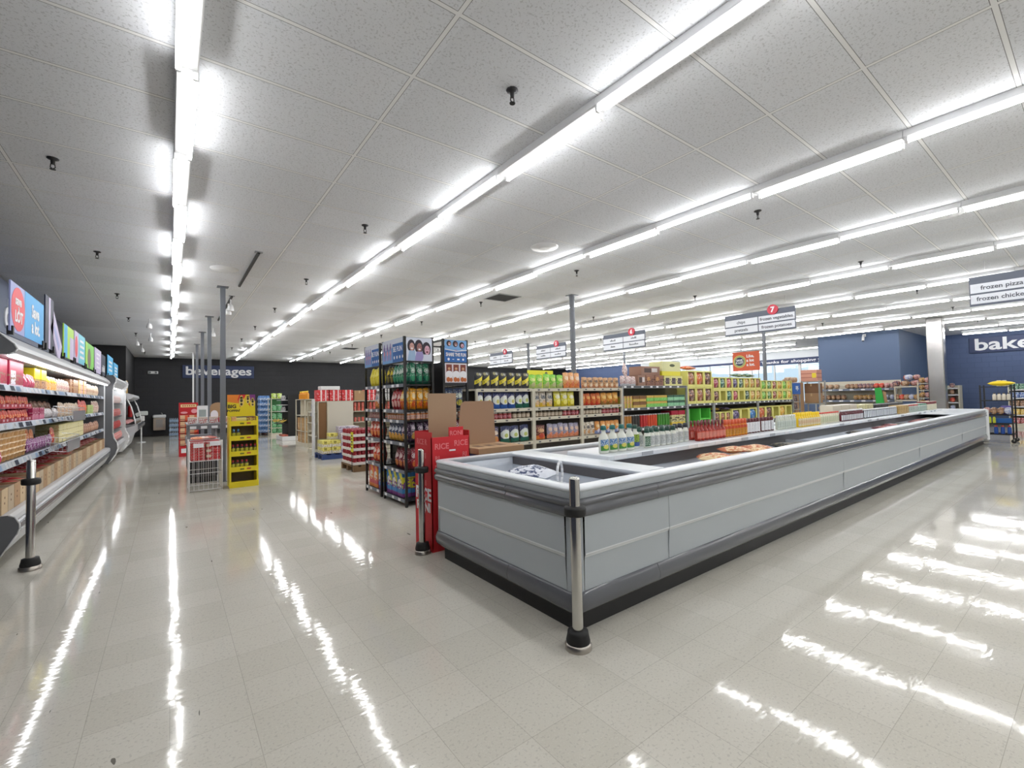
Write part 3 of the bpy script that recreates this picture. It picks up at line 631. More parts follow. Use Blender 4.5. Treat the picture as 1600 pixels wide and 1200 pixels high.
for i, (x, y, k, w) in enumerate(((6.05,2.45,0,'nearest'), (6.35,2.42,0,'second'), (8.6,2.4,0,'third'), (9.9,2.4,1,'fourth'), (10.5,2.45,1,'fifth'), (11.0,2.42,0,'sixth'), (12.3,2.45,1,'seventh'), (12.75,2.42,1,'eighth'), (13.15,2.4,0,'ninth'))):
    lying('frozen_bag', dark[k], .24, .32, .09, x, y, .692, i*1.3, f"{'black' if k == 0 else 'maroon'} frozen food bag in the front bin, {w} of the dark ones", 'frozen food')
for i in range(4):
    lying('frozen_bag', orange[(i+1) % 3], .22, .28, .07, 3.3+.2*i, 3.38+.05*(i % 2), .692+.02*i, i*1.1, f"pink and tan frozen food bag in the back bin, {names[i]} from the near end", 'frozen food')
# ================================================================ open chiller along the left wall
CY0, CY1 = 6.0, 14.15
ch = thing('open_chiller', 'long grey open refrigerated wall case full of packaged meat', 'fridge', (0,0,0))
CPNL = mat('case_enamel', (186,188,191), .35); CEND = mat('case_end_grey', (104,106,110), .5); CIN = mat('case_interior', (196,196,194), .5); CSH = mat('case_shelf', (92,94,98), .4); CDARK = mat('case_gap', (40,40,42), .7)
cprof = [(-2.2,2.135),(-1.27,2.135),(-1.235,2.125),(-1.13,2.02),(-1.11,1.97),(-1.13,1.935),(-1.17,1.92),(-2.2,1.92)]
MB().prism(cprof, 'Y', CY0+.012, CY1, CPNL).obj('canopy', ch)
b = MB(); b.prism([(x+(.0 if x < -2 else -.012),z+(-.012 if z > 2.05 else .008)) for x, z in cprof], 'Y', CY0+.002, CY0+.012, CEND); b.obj('canopy_end_cap', ch)
b = MB()
pr = [(p[0],p[1]) for p in cprof[1:-1]]
for p, q in zip(pr, pr[1:]): b.bar((p[0],CY0+.005,p[1]), (q[0],CY0+.005,q[1]), .008, WHITE)
b.obj('edge_trim', ch)
y = CY0+.06; i = 0
while y < CY1-.2:
    y1 = min(y+1.2, CY1-.05); MB().box((-1.185,y,1.904), (-1.158,y1-.02,1.919), LED).obj('light_tube', ch); y = y1
bprof = [(-1.30,.40),(-1.30,.468),(-1.155,.468),(-1.12,.455),(-1.105,.425),(-1.115,.40),(-1.09,.385),(-1.083,.345),(-1.095,.31),(-1.12,.30),(-1.125,.27),(-1.2,.12),(-1.235,.09),(-2.2,.09),(-2.2,.40)]
MB().prism(bprof, 'Y', CY0+.012, CY1, CPNL).obj('base_front', ch)
eprof = [(-2.2,.468),(-1.155,.468),(-1.115,.45),(-1.085,.385),(-1.083,.34),(-1.1,.29),(-1.2,.11),(-1.235,.09),(-2.2,.09)]
MB().prism(eprof, 'Y', CY0, CY0+.012, CEND).obj('base_end_cap', ch)
b = MB()
for p, q in zip(eprof[1:7], eprof[2:8]): b.bar((p[0],CY0+.003,p[1]), (q[0],CY0+.003,q[1]), .007, WHITE)
b.obj('edge_trim', ch)
b = MB(); b.prism([(-1.098,.392),(-1.086,.385),(-1.079,.345),(-1.09,.309)], 'Y', CY0+.02, CY1, FBUMP); b.obj('bumper_strip', ch)
MB().box((-2.2,CY0,.4), (-2.14,CY1,1.92), CIN).obj('back_panel', ch)
b = MB()
for y in (6.4,8.2,10.2,12.2,13.9): b.cyl((-1.32,y), .025, 0, .095, BLACK, 8); b.cyl((-2.0,y), .025, 0, .095, BLACK, 8)
b.obj('levelling_feet', ch)
MB().box((-2.14,CY0,.0), (-1.45,CY1,.09), CDARK).obj('plinth', ch)
b = MB(); b.box((-2.2,CY1-.02,.1), (-1.215,CY1,1.92), mat('end_glass_grey', (120,122,126), .3)); b.obj('end_panel', ch)
MB().box((-1.225,CY1-.03,.46), (-1.205,CY1,1.92), WHITE).obj('end_edge', ch)
SZ = [1.646, 1.279, .905]
TAGS = [PAPER, mat('tag_navy', (40,52,78), .5), mat('tag_blue', (150,176,206), .5)]
for k, z in enumerate(SZ):
    sh_ = MB().box((-2.14,CY0+.01,z-.03), (-1.25,CY1-.03,z), CSH).obj('shelf', ch)
    MB().prism([(-1.25,z+.012),(-1.235,z+.008),(-1.222,z-.05),(-1.25,z-.05)], 'Y', CY0+.01, CY1-.03, mat('rail_grey', (176,186,198), .4)).obj('price_rail', sh_)
    y = CY0+.05
    while y < CY1-.2:
        wv = random.uniform(.07,.16); m = random.choice(TAGS+[PAPER, TAGS[1]]); t_ = MB()
        t_.add([(-1.2335,y,z+.004),(-1.2335,y+wv,z+.004),(-1.2195,y+wv,z-.044),(-1.2195,y,z-.044)], [(0,3,2,1),(0,1,2,3)], m); y += wv+random.choice((.012,.02,.06,.12,.2)); t_.obj('price_tag', sh_, recalc=False)
# goods
RZ = PI/2
CG = 'goods in the open chiller'
def goods(a0, a1, n, proto, dims, nm, cat, desc, place, z, front=-1.275, tiers=1, tierh=None, jit=.01, lean=0.):
    row('Y', a0, a1, n, front, z, RZ, proto, dims, nm, cat, desc, place, 'the near end', CG, tiers, jit, tierh, lean)
p1, p2, p3, p4 = 'top chiller shelf', 'second chiller shelf', 'third chiller shelf', 'bottom of chiller'
mag = printed('magenta_card', (168,30,66), [('rect',.08,.42,.1,.62,(222,218,226)),('blob',8,.55,.1,.6,(150,110,90)),('rect',.0,1,0,.1,(214,190,206))]); magw = printed('magenta_pouch', (186,60,92), [('diag',.8,.8,1.0,(236,214,220)),('blob',7,.58,0,1,(130,24,54))])
goods(6.05,7.2,2, carton(mag,.55,.3,.27), (.55,.3,.27), 'display_carton','box','magenta carton with white panel', p1, 1.646)
goods(7.2,7.72,4, pack(magw,.13,.17,.05), (.13,.05,.17), 'pouch','pack','magenta and white pouch', p1, 1.646, -1.255)
yel = printed('yellow_carton', (236,212,30), [('h',.46,.5,(150,130,20)),('h',0,.45,(196,150,110)),('blob',7,.55,0,.4,(120,60,70))])
goods(7.74,8.35,2, carton(yel,.29,.26,.26), (.29,.26,.26), 'carton','box','yellow stacked carton', p1, 1.646)
must = bottle(M('mustard_yellow',(232,194,26)), M('cap_white',(226,226,228)), printed('snack_label', (226,160,60), [('blob',6,.55,0,1,(236,220,190))]), .1,.08,.2,.5,.72,.14,(.1,.6))
goods(8.36,9.15,6, must, (.1,.08,.2), 'squeeze_bottle','bottle','yellow bottle with white cap', p1, 1.646)
tan = [printed('tan_pack%d' % i, c, [('blob',8,.52,.1,.9,c2),('print',9,.6,.6,.95,c3)]) for i, (c, c2, c3) in enumerate((((206,186,160),(170,120,90),(226,220,210)), ((170,120,96),(206,170,140),(120,50,40)), ((222,206,190),(186,110,110),(160,70,70)), ((150,100,70),(196,160,120),(226,220,200))))]
goods(9.16,10.2,6, pack(tan[2],.16,.2,.05), (.16,.05,.2), 'meat_pack','pack','pink and cream meat pack', p1, 1.646)
goods(10.2,11.0,4, carton(tan[3],.19,.2,.24), (.19,.2,.24), 'carton','box','tan windowed carton', p1, 1.646)
goods(11.0,11.9,5, carton(printed('pink_stack', (226,180,170), [('h',.3,.34,(150,60,70)),('h',.63,.67,(150,60,70)),('v',.0,.3,(230,200,90))]),.17,.2,.26), (.17,.2,.26), 'carton','box','pink and yellow stacked carton', p1, 1.646)
goods(11.9,13.9,11, pack(tan[0],.17,.24,.06), (.17,.06,.24), 'meat_pack','pack','tan meat pack', p1, 1.646)
goods(9.3,11.9,11, carton(tan[3],.22,.2,.22), (.22,.2,.22), 'carton','box','tan carton in the back row', p1, 1.646, -1.55)
redtray = printed('red_tray', (166,40,58), [('oval',.3,.5,.1,.22,(222,190,200)),('oval',.72,.5,.1,.22,(222,190,200))]); sausage = printed('sausage_pack', (222,104,60), [('v',.35,.6,(240,190,140)),('h',.6,1,(200,60,40)),('blob',6,.6,0,1,(150,30,30))])
for t in range(2):
    z = 1.279+.145*t; nm_ = 'upper' if t else 'lower'
    for i in range(5):
        y0 = 6.1+.3*i
        tr_ = MB(); tr_.box((-.145,0,0), (.145,.3,.008), redtray); tr_.box((-.145,0,.008), (.145,.008,.05), redtray); 
        for s in (-1,1): tr_.box((s*.145,.008,.008), (s*.138,.3,.06), redtray)
        o = tag(tr_.obj('display_tray', None, (-1.285,y0+.15,z+.002), RZ), f"red cardboard tray of sausages, {ORD[i+1]} from near end, {nm_} tier, second chiller shelf", 'tray', 'red trays on the second chiller shelf')
        if t == 0: pass
    row('Y', 6.1, 7.6, 15, -1.30, z+.010, RZ, pack(sausage,.09,.125,.035), (.09,.035,.125), 'sausage_pack', 'pack', 'orange sausage pack', ('upper' if t else 'lower')+' red trays on second chiller shelf', 'the near end', CG, 1, .004)
goods(7.62,8.3,4, carton(printed('purple_tray', (160,36,84), [('h',.0,.4,(206,120,150)),('blob',6,.6,.4,1,(226,190,200))]),.16,.22,.15), (.16,.22,.15), 'display_tray','box','purple carton', p2, 1.279)
goods(8.35,9.3,5, pack(printed('clear_pack', (206,202,204), [('blob',8,.55,0,1,(170,150,150))]),.18,.14,.07), (.18,.07,.14), 'clear_pack','pack','pale clear-wrapped pack', p2, 1.279)
goods(8.4,10.3,9, pack(tan[1],.2,.24,.07), (.2,.07,.24), 'meat_pack','pack','brown meat pack in the back row', p2, 1.279, -1.5)
goods(9.3,11.2,11, pack(tan[0],.18,.22,.06), (.18,.06,.22), 'meat_pack','pack','tan and white meat pack', p2, 1.279)
goods(11.2,12.1,5, pack(printed('red_pack', (206,60,50), [('oval',.5,.4,.3,.3,(236,120,70)),('print',7,.58,.6,.9,(236,200,190))]),.18,.27,.07), (.18,.07,.27), 'meat_pack','pack','red and orange meat pack', p2, 1.279)
goods(12.1,13.0,4, carton(printed('green_pack', (186,206,130), [('print',7,.55,.1,.9,(110,140,70))]),.2,.2,.18), (.2,.2,.18), 'carton','box','pale green carton', p2, 1.279)
goods(13.0,14.0,5, pack(tan[2],.19,.27,.07), (.19,.07,.27), 'meat_pack','pack','pink meat pack', p2, 1.279)
ptub = tub(M('tub_tan', (206,160,106)), M('lid_cream', (222,196,160)), .068, .058)
goods(6.1,7.45,9, ptub, (.136,.136,.058), 'tub','tub','tan lidded tub', p3, .905, -1.28, 5, .058, .006)
goods(6.1,6.4,3, pack(magw,.1,.12,.04), (.1,.04,.12), 'pouch','pack','magenta pouch', p3, .905, -1.25)
goods(7.45,8.3,5, pack(printed('orange_pouch', (220,120,66), [('blob',6,.52,0,1,(236,190,150)),('h',0,.2,(200,190,200))]),.17,.27,.06), (.17,.06,.27), 'pouch','pack','orange and white pouch', p3, .905, -1.36)
goods(7.6,8.9,8, pack(printed('purple_pouch', (130,60,120), [('blob',6,.52,0,1,(206,180,206)),('blob',9,.6,0,1,(90,30,70))]),.16,.16,.06), (.16,.06,.16), 'pouch','pack','purple pouch', p3, .905, -1.285)
egg = printed('egg_carton_pack', (224,214,150), [('print',10,.52,.05,.95,(246,240,206)),('h',.3,.34,(190,176,110)),('h',.64,.68,(190,176,110))])
goods(9.3,11.6,8, carton(egg,.285,.25,.27), (.285,.25,.27), 'carton','box','pale yellow patterned pack', p3, .905)
goods(9.0,9.3,1, pack(printed('red_bag_small', (200,60,50), [('blob',6,.55,0,1,(236,190,120))]),.2,.24,.07), (.2,.07,.24), 'pouch','pack','red snack bag', p3, .905, -1.3)
goods(11.7,13.9,10, pack(tan[1],.2,.2,.07), (.2,.07,.2), 'meat_pack','pack','brown meat pack', p3, .905)
# wire baskets hanging on the shelf fronts
WIRE = mat('wire_zinc', (196,198,200), .3, .6); FROST = mat('clear_bin', (210,214,220), .15, trans=.55)
for (y0, y1, z, w) in ((7.9,8.9,.9,'third'), (8.3,9.4,1.275,'second')):
    r = thing('wire_basket', f"wire basket with a clear front clipped to the {w} chiller shelf", 'basket', (-1.03,y0,z))
    b = MB()
    for zz in (-.03,.07,.14): b.tube([(-.18,0,zz+.03),(0,0,zz),(0,y1-y0,zz),(-.18,y1-y0,zz+.03)], .004, WIRE, 5)
    n = 12
    for i in range(n+1): b.bar((0,(y1-y0)*i/n,-.03), (0,(y1-y0)*i/n,.14), .0025, WIRE, 5); 
    for i in range(6): b.bar((-.18*i/5,0,-.03+.03*i/5), (-.18*i/5,0,.14+.03*i/5), .0025, WIRE, 5)
    b.obj('wires', r); MB().box((.006,.02,-.04), (.01,y1-y0-.02,.1), FROST).obj('clear_front', r)
# cartons in the bottom well
kb = [KRAFT, mat('kraft_pale', (196,172,138), .8), mat('kraft_grey', (176,158,134), .8)]
def well(m, w, d, h, extra=()):
    b = MB(); t = .008; b.box((-w/2,-d/2,0), (w/2,d/2,.02), m); b.box((-w/2,-d/2,.02), (w/2,-d/2+t,h), m); b.box((-w/2,d/2-t,.02), (w/2,d/2,h*1.02), m)
    for s in (-1,1): b.box((s*w/2,-d/2+t,.02), (s*(w/2-t),d/2-t,h), m)
    b.box((-.012,-d/2-.001,h*.6), (.012,-d/2,h*.68), mat('box_print', (110,84,64), .8)); b.box((-.015,-d/2-.001,h*.38), (.006,-d/2,h*.46), mat('box_print', (110,84,64), .8))
    return [('case_box', b.mesh('case_box'))]
y = 6.02; i = 0
wm = [well(k, .2, .55, .225) for k in kb]; redp = printed('franks_pack', (176,36,42), [('print',7,.54,.2,.8,(236,200,200)),('v',.0,.08,(110,20,24))])
rp = pack(redp, .17, .48, .07)
while y < 10.2:
    wv = .2; i += 1
    inst(wm[i % 3], 'case_box', f"tall brown open case in the bottom of the chiller, {ORD[i]} from the near end", 'box', (-1.475,y+wv/2,.471), RZ, 'cases in the chiller bottom')
    if i % 5 != 2:
        o = inst(rp, 'frank_pack', f"long red pack lying in the {ORD[i]} brown case in the chiller bottom", 'pack', (-1.235,y+wv/2,.70), RZ, 'red packs in the chiller bottom'); o.rotation_euler = (PI/2+.05, 0, RZ); o.location.x = -1.715; o.location.z = .705 if i % 3 else .68
    y += wv+.012
k = 0
bm_ = [well(kk, .44, .6, .215) for kk in kb]
BAGR = pack(printed('ground_meat_bag', (186,40,44), [('blob',6,.55,0,1,(226,190,180)),('print',7,.6,.3,.8,(240,220,216))]), .36, .4, .1)
while y < 13.9:
    k += 1; wv = .46
    inst(bm_[k % 2], 'case_box', f"wide brown open case in the bottom of the chiller, {ORD[k]} of the wide ones", 'box', (-1.50,y+wv/2,.471), RZ, 'cases in the chiller bottom')
    o = inst(BAGR, 'meat_bag', f"red meat bag lying in the {ORD[k]} wide case of the chiller bottom", 'pack', (-1.80,y+wv/2,.72), RZ, 'red packs in the chiller bottom'); o.rotation_euler = (PI/2+.06, 0, RZ); o.location.x = -1.70; o.scale = (1,.6,1)
    y += wv+.015
o = inst(pack(mat('white_bag', (222,222,224), .4), .5, .3, .09), 'white_bag', 'white plastic bag on the last case in the bottom of the chiller', 'pack', (-1.5,13.4,.76), RZ); o.rotation_euler.x = PI/2; o.location.x = -1.62; o.scale = (1,.5,1)
# ---------------------------------------------------------------- boards standing on the canopy
def board(nm, y0, y1, z0, z1, layers, label, lean=0., x=-1.2):
    t_ = thing(nm, label, 'sign', (x,(y0+y1)/2,z0)); w = y1-y0; h = z1-z0; t_.rotation_euler = (0,lean,0)
    MB().box((-.012,-w/2,0), (0,w/2,h), layers[0]).obj('panel', t_)
    for (ly, lz, lw, lh, m, el) in layers[1]:
        b = MB()
        if el: b.prism([(ly*w-w/2+lw*w/2*math.cos(a*PI/12), lz*h+lh*h/2*math.sin(a*PI/12)) for a in range(24)], 'X', .0002, .0016+.0006*el, m)
        else: b.box((.0002,ly*w-w/2-lw*w/2,lz*h-lh*h/2), (.0014,ly*w-w/2+lw*w/2,lz*h+lh*h/2), m)
        b.obj('graphic', t_)
    if lean == 0.:
        for s in (-1,1): MB().box((-.03,s*w*.46-.02,-.035), (.014,s*w*.46+.02,.05), BLACK).obj('clip', t_)
    return t_, w, h
LAV = mat('board_lavender', (150,158,206), .5); SKY = mat('board_sky', (70,166,226), .5); RED = mat('logo_red', (222,76,86), .5); LIME = mat('board_lime', (166,214,70), .5); LIL = mat('board_lilac', (196,186,216), .5); AQUA = mat('board_aqua', (110,196,216), .5); DNAVY = mat('board_navy', (28,40,68), .5); BROWN = mat('board_brown', (120,104,96), .6); CYAN = mat('board_cyan', (60,170,222), .5)
t_, w, h = board('canopy_board', 6.22, 7.62, 2.165, 2.645, (LAV, [(.69,.5,.62,1,SKY,0),(.2,.5,.36,.9,RED,1)]), 'lavender and blue board with red circle logo on the chiller canopy')
text('lettering', 'save', .13, PAPER, (.004,-.43,.32), '+X', t_, .001, .03); text('lettering', 'a', .08, PAPER, (.004,-.42,.25), '+X', t_, .001, .03); text('lettering', 'LOT', .15, PAPER, (.004,-.41,.16), '+X', t_, .001, .04)
text('lettering', 'Save', .19, PAPER, (.004,.28,.31), '+X', t_, .001, .035); text('lettering', 'a lot.', .19, PAPER, (.004,.3,.14), '+X', t_, .001, .035)
board('canopy_board', 7.72, 8.2, 2.16, 2.8, (DNAVY, [(.5,.5,.2,1,LIL,0)]), 'dark navy board with a pale stripe beside the red logo board')
board('canopy_board', 8.55, 8.85, 2.15, 2.85, (LIL, [(.5,.5,.3,.6,LAV,0)]), 'pale board leaning sideways on the chiller canopy behind the navy board', .01)[0].rotation_euler = (.95,0,0)
board('canopy_board', 8.9, 9.75, 2.15, 2.62, (LIME, [(.2,.5,.3,1,CYAN,0),(.8,.35,.4,.7,LIL,0)]), 'lime, blue and lilac board on the chiller canopy')
t_, w, h = board('canopy_board', 9.82, 10.92, 2.15, 2.64, (LIL, [(.68,.5,.64,1,AQUA,0),(.16,.5,.22,.7,RED,1)]), 'lilac and aqua board with a red mark in the middle of the canopy')
for i in range(4): MB().box((.002,-.02,.09+.09*i), (.0035,.42-.05*(i % 2),.13+.09*i), PAPER).obj('text_line', t_)
board('canopy_board', 11.0, 12.1, 2.14, 2.6, (mat('board_green', (120,200,80), .5), [(.42,.4,.36,.8,BROWN,1),(.1,.5,.2,1,LIME,0)]), 'bright green board with a brown oval on the chiller canopy')
t_, w, h = board('canopy_board', 12.25, 13.3, 2.12, 2.62, (LIL, []), 'lilac board with faint text lines near the far end of the canopy')
for i in range(4): MB().box((.001,-.3,.1+.09*i), (.0025,.3-.08*(i % 3),.14+.09*i), mat('lilac_text', (226,220,236), .5)).obj('text_line', t_)
t_, w, h = board('canopy_board', 13.35, 14.1, 2.12, 2.58, (DNAVY, []), 'small navy board with white drawings at the far end of the canopy')
for i in range(4): MB().box((.001,-.24+.13*i,.08), (.0025,-.16+.13*i,.18+.05*(i % 2)), PAPER).obj('drawing', t_)
# ---------------------------------------------------------------- glass-front meat case and curved service counter beyond
mc = thing('meat_case', 'tall grey multideck meat case with a white-edged end beyond the open chiller', 'fridge', (0,0,0))
mp = [(-2.2,0.08),(-1.14,.08),(-1.02,.28),(-.98,.42),(-.99,.56),(-1.05,.68),(-1.07,.8),(-1.07,1.82),(-1.05,1.93),(-1.02,2.0),(-1.01,2.08),(-1.06,2.16),(-2.2,2.16)]
MB().prism(mp, 'Y', 14.2, 14.26, CEND).obj('end_panel', mc); MB().prism(mp, 'Y', 17.6, 17.66, WHITE).obj('end_panel', mc)
b = MB(); b.tube([(x,14.2,z) for x, z in mp[1:12]], .014, WHITE, 6); b.tube([(x,17.63,z) for x, z in mp[1:12]], .03, WHITE, 6); b.obj('edge_trim', mc)
MB().prism([(-2.2,.08),(-1.2,.08),(-1.07,.3),(-1.04,.42),(-1.1,.5),(-1.3,.5),(-2.2,.5)], 'Y', 14.26, 17.6, CPNL).obj('base', mc)
MB().prism([(-2.2,1.9),(-1.15,1.9),(-1.05,2.0),(-1.03,2.08),(-1.08,2.15),(-2.2,2.15)], 'Y', 14.26, 17.6, CPNL).obj('canopy', mc)
MB().box((-1.2,14.3,1.885), (-1.16,17.55,1.9), LED).obj('light_tube', mc); MB().box((-2.2,14.26,.5), (-2.1,17.6,1.9), CIN).obj('back_panel', mc)
b = MB()
for y in (14.4,17.4): b.cyl((-1.3,y), .03, 0, .08, BLACK, 8); b.cyl((-2.0,y), .03, 0, .08, BLACK, 8)
b.obj('feet', mc)
meats = [pack(printed('meat_tray%d' % i, c, [('blob',6,.52,0,1,c2)]), .3, .2, .08) for i, (c, c2) in enumerate((((214,206,204),(186,120,110)), ((170,50,52),(214,170,166)), ((160,40,44),(196,90,84)), ((206,110,104),(226,190,186))))]
mn = ['white wrapped poultry pack', 'red steak pack', 'dark red beef pack', 'pink pork pack']
for k, z in enumerate((1.5,1.15,.82,.52)):
    MB().box((-2.1,14.3,z-.02), (-1.12 if k < 3 else -1.08,17.58,z), CSH).obj('shelf', mc)
    for i in range(8): inst(meats[k], 'meat_tray', f"{mn[k]}, {ORD[i+1]} from the near end of the meat case", 'pack', (-1.17 if k < 3 else -1.14,14.5+.4*i,z+.003), RZ, 'packs in the meat case')
sc2 = thing('service_counter', 'curved glass meat counter jutting out before the black wall', 'fridge', (0,0,0))
MB().prism([(-2.2,.1),(-1.1,.1),(-1.0,.45),(-.82,.62),(-.75,.72),(-.74,.8),(-.8,.84),(-1.1,.74),(-2.2,.74)], 'Y', 17.75, 21.3, CPNL).obj('counter_base', sc2)
MB().prism([(-.76,.69),(-.73,.72),(-.72,.8),(-.77,.86)], 'Y', 17.73, 21.32, FBUMP).obj('bumper', sc2)
gp = [(-.82,.84),(-.86,1.1),(-.93,1.4),(-1.02,1.62)]
for y in (17.78,21.25): b = MB(); b.tube([(x,y,z) for x, z in gp], .018, WHITE, 6); b.obj('glass_frame', sc2)
b = MB(); b.sweep([((x,z),(1,0)) for x, z in gp], [(0,0)], GLASS) if False else b.add([(x,y,z) for y in (17.8,21.23) for x, z in gp], [(i,i+1,5+i,4+i) for i in range(3)], GLASS, True); b.obj('curved_glass', sc2)
b = MB(); b.prism([(-2.2,1.62),(-.95,1.62),(-.88,1.68),(-.9,1.76),(-1.0,1.8),(-2.2,1.8)], 'Y', 17.75, 21.3, CPNL); b.obj('top_hood', sc2); MB().box((-2.2,17.76,.1), (-2.12,21.3,1.7), CIN).obj('back_panel', sc2)
MB().box((-2.1,17.8,1.15), (-1.25,21.2,1.17), CSH).obj('shelf', sc2)
for i in range(8):
    o = inst(meats[3 if i % 2 else 1], 'meat_tray', f"red meat pack on the counter deck, {ORD[i+1]} from the near end", 'pack', (-1.0,18.0+.4*i,.885), RZ, 'packs on the service counter'); o.rotation_euler.x = -1.25
    inst(meats[0], 'meat_tray', f"white pack on the counter's glass shelf, {ORD[i+1]} from the near end", 'pack', (-1.4,18.0+.4*i,1.17), RZ, 'packs on the service counter')
def cyb(y0, y1, z0, z1, label):
    t_, w, h = board('canopy_board', y0, y1, z0, z1, (CYAN, []), label)
    for i in range(3): MB().box((.001,-w*.3,h*(.25+.2*i)), (.0025,w*(.3-.1*(i % 2)),h*(.35+.2*i)), PAPER).obj('text_line', t_)
cyb(14.6,15.9,2.18,2.68,'cyan board with white text above the meat case, nearer of two'); cyb(16.1,17.3,2.18,2.6,'cyan board with white text above the meat case, farther of two')
sp_ = thing('hand_sanitizer_stand', 'white floor stand with a small dispenser before the black wall', 'stand', (-.88,22.6,0))
b = MB(); b.cyl((0,0), .025, 0, .85, WHITE, 10); b.cyl((0,0), .14, 0, .02, WHITE, 14); b.obj('post', sp_); MB().box((-.1,-.09,.82), (.1,.09,1.02), WHITE, .02).obj('dispenser', sp_); MB().box((-.08,-.06,1.04), (.2,.06,1.2), mat('dispenser_head', (200,206,204), .4), .02).obj('head', sp_)
fo = thing('drinking_fountain', 'beige wall-mounted drinking fountain with a white top on the dark wall', 'fountain', (-.38,BY,0))
MB().box((-.22,-.36,.28), (.22,0,.84), mat('fountain_body', (176,160,146), .5), .015).obj('body', fo); MB().box((-.24,-.4,.84), (.24,0,.98), WHITE, .03).obj('basin', fo); b = MB(); b.tube([(.1,-.2,.98),(.1,-.2,1.05),(.06,-.22,1.06)], .012, CHROME, 6); b.obj('spout', fo)
b = MB(); 
for i in range(8): b.box((-.12,-.363,.42+.045*i), (.12,-.36,.445+.045*i), GREY)
b.obj('vent_slots', fo)
fe = thing('fire_extinguisher', 'red fire extinguisher on the black return wall past the meat counter', 'extinguisher', (-1.28+.09,22.2,1.0))
b = MB(); b.lathe([(.06,0),(.07,.02),(.07,.36),(.05,.42),(.02,.44)], mat('extinguisher_red', (170,30,34), .3), 14); b.obj('cylinder', fe); MB().box((-.03,-.03,.44), (.03,.05,.5), BLACK).obj('valve', fe); b = MB(); b.tube([(0,.05,.46),(0,.11,.38),(0,.09,.15)], .012, BLACK, 6); b.obj('hose', fe); MB().box((-.09,-.03,.1), (-.07,.03,.4), GREY).obj('wall_bracket', fe)
nd = thing('notice_strip', 'narrow tan notice on the black wall above the meat counter', 'sign', (-1.28,22.0,2.0)); MB().box((0,-.35,-.35), (.012,.35,.35), mat('tan_notice', (196,160,96), .6)).obj('panel', nd)
# ================================================================ black snack racks at the end of the gondola
RB = mat('rack_black', (26,26,28), .45); RT = mat('rack_tag_strip', (120,126,138), .5)
RZS = [.09, .474, .846, 1.15, 1.29, 1.64, 1.95]
SKIN = [mat('poster_skin%d' % i, c, .6) for i, c in enumerate(((196,150,140), (150,104,100), (206,160,176)))]; HAIR = mat('poster_hair', (44,36,48), .6); PSKY = mat('poster_pale', (206,212,226), .6); PBLUE = mat('poster_blue', (48,104,176), .6); PLB = mat('poster_light_blue', (120,170,220), .6); PLIL = mat('poster_lilac', (150,140,190), .6); SHIRT = mat('poster_shirt', (150,176,206), .6); TEETH = mat('poster_white', (232,232,236), .6); MOUTH = mat('poster_mouth', (110,50,60), .6)
def ell(cx, cz, rx, rz, n=18): return [(cx+rx*math.cos(2*PI*i/n), cz+rz*math.sin(2*PI*i/n)) for i in range(n)]
def flat(par, nm, polys, m, y, t=.0006):
    b = MB()
    for p in polys: b.prism(p, 'Y', y-t, y, m)
    b.obj(nm, par)
def rct(x0, x1, z0, z1): return [(x0,z0),(x1,z0),(x1,z1),(x0,z1)]
def faces_art(par, w, h, y, k=1., zb=0., cropped=False):
    """A printed photo of three laughing people leaning together."""
    for i, (cx, cz, s) in enumerate(((-.3*w,.62*h,.9),(-.01*w,.6*h,1.),(.29*w,.5*h,1.05))):
        s *= k; cz = zb+cz*k; yy = y-.0014*i
        flat(par, 'hair', [ell(cx-.015*w, cz+.02*h*k, .155*w*s, .30*h*s)], HAIR, yy)
        flat(par, 'face', [ell(cx+.01*w, cz-.02*h, .095*w*s, .19*h*s)], SKIN[i], yy-.0004)
        flat(par, 'shoulder', [[(cx-.17*w*s,zb),(cx+.17*w*s,zb),(cx+.13*w*s,cz-.2*h*s),(cx-.1*w*s,cz-.2*h*s)]] if not cropped else [ell(cx, zb+.02*h, .1*w*s, .04*h)], [SHIRT,PLIL,PSKY][i], yy-.0002)
        flat(par, 'smile', [ell(cx+.01*w, cz-.1*h*s, .045*w*s, .035*h*s, 10)], MOUTH if i == 2 else TEETH, yy-.0007)
        flat(par, 'eyes', [ell(cx+(.01+d)*w*s, cz+.03*h*s, .016*w*s, .018*h*s, 8) for d in (-.035,.045)], HAIR, yy-.0007)
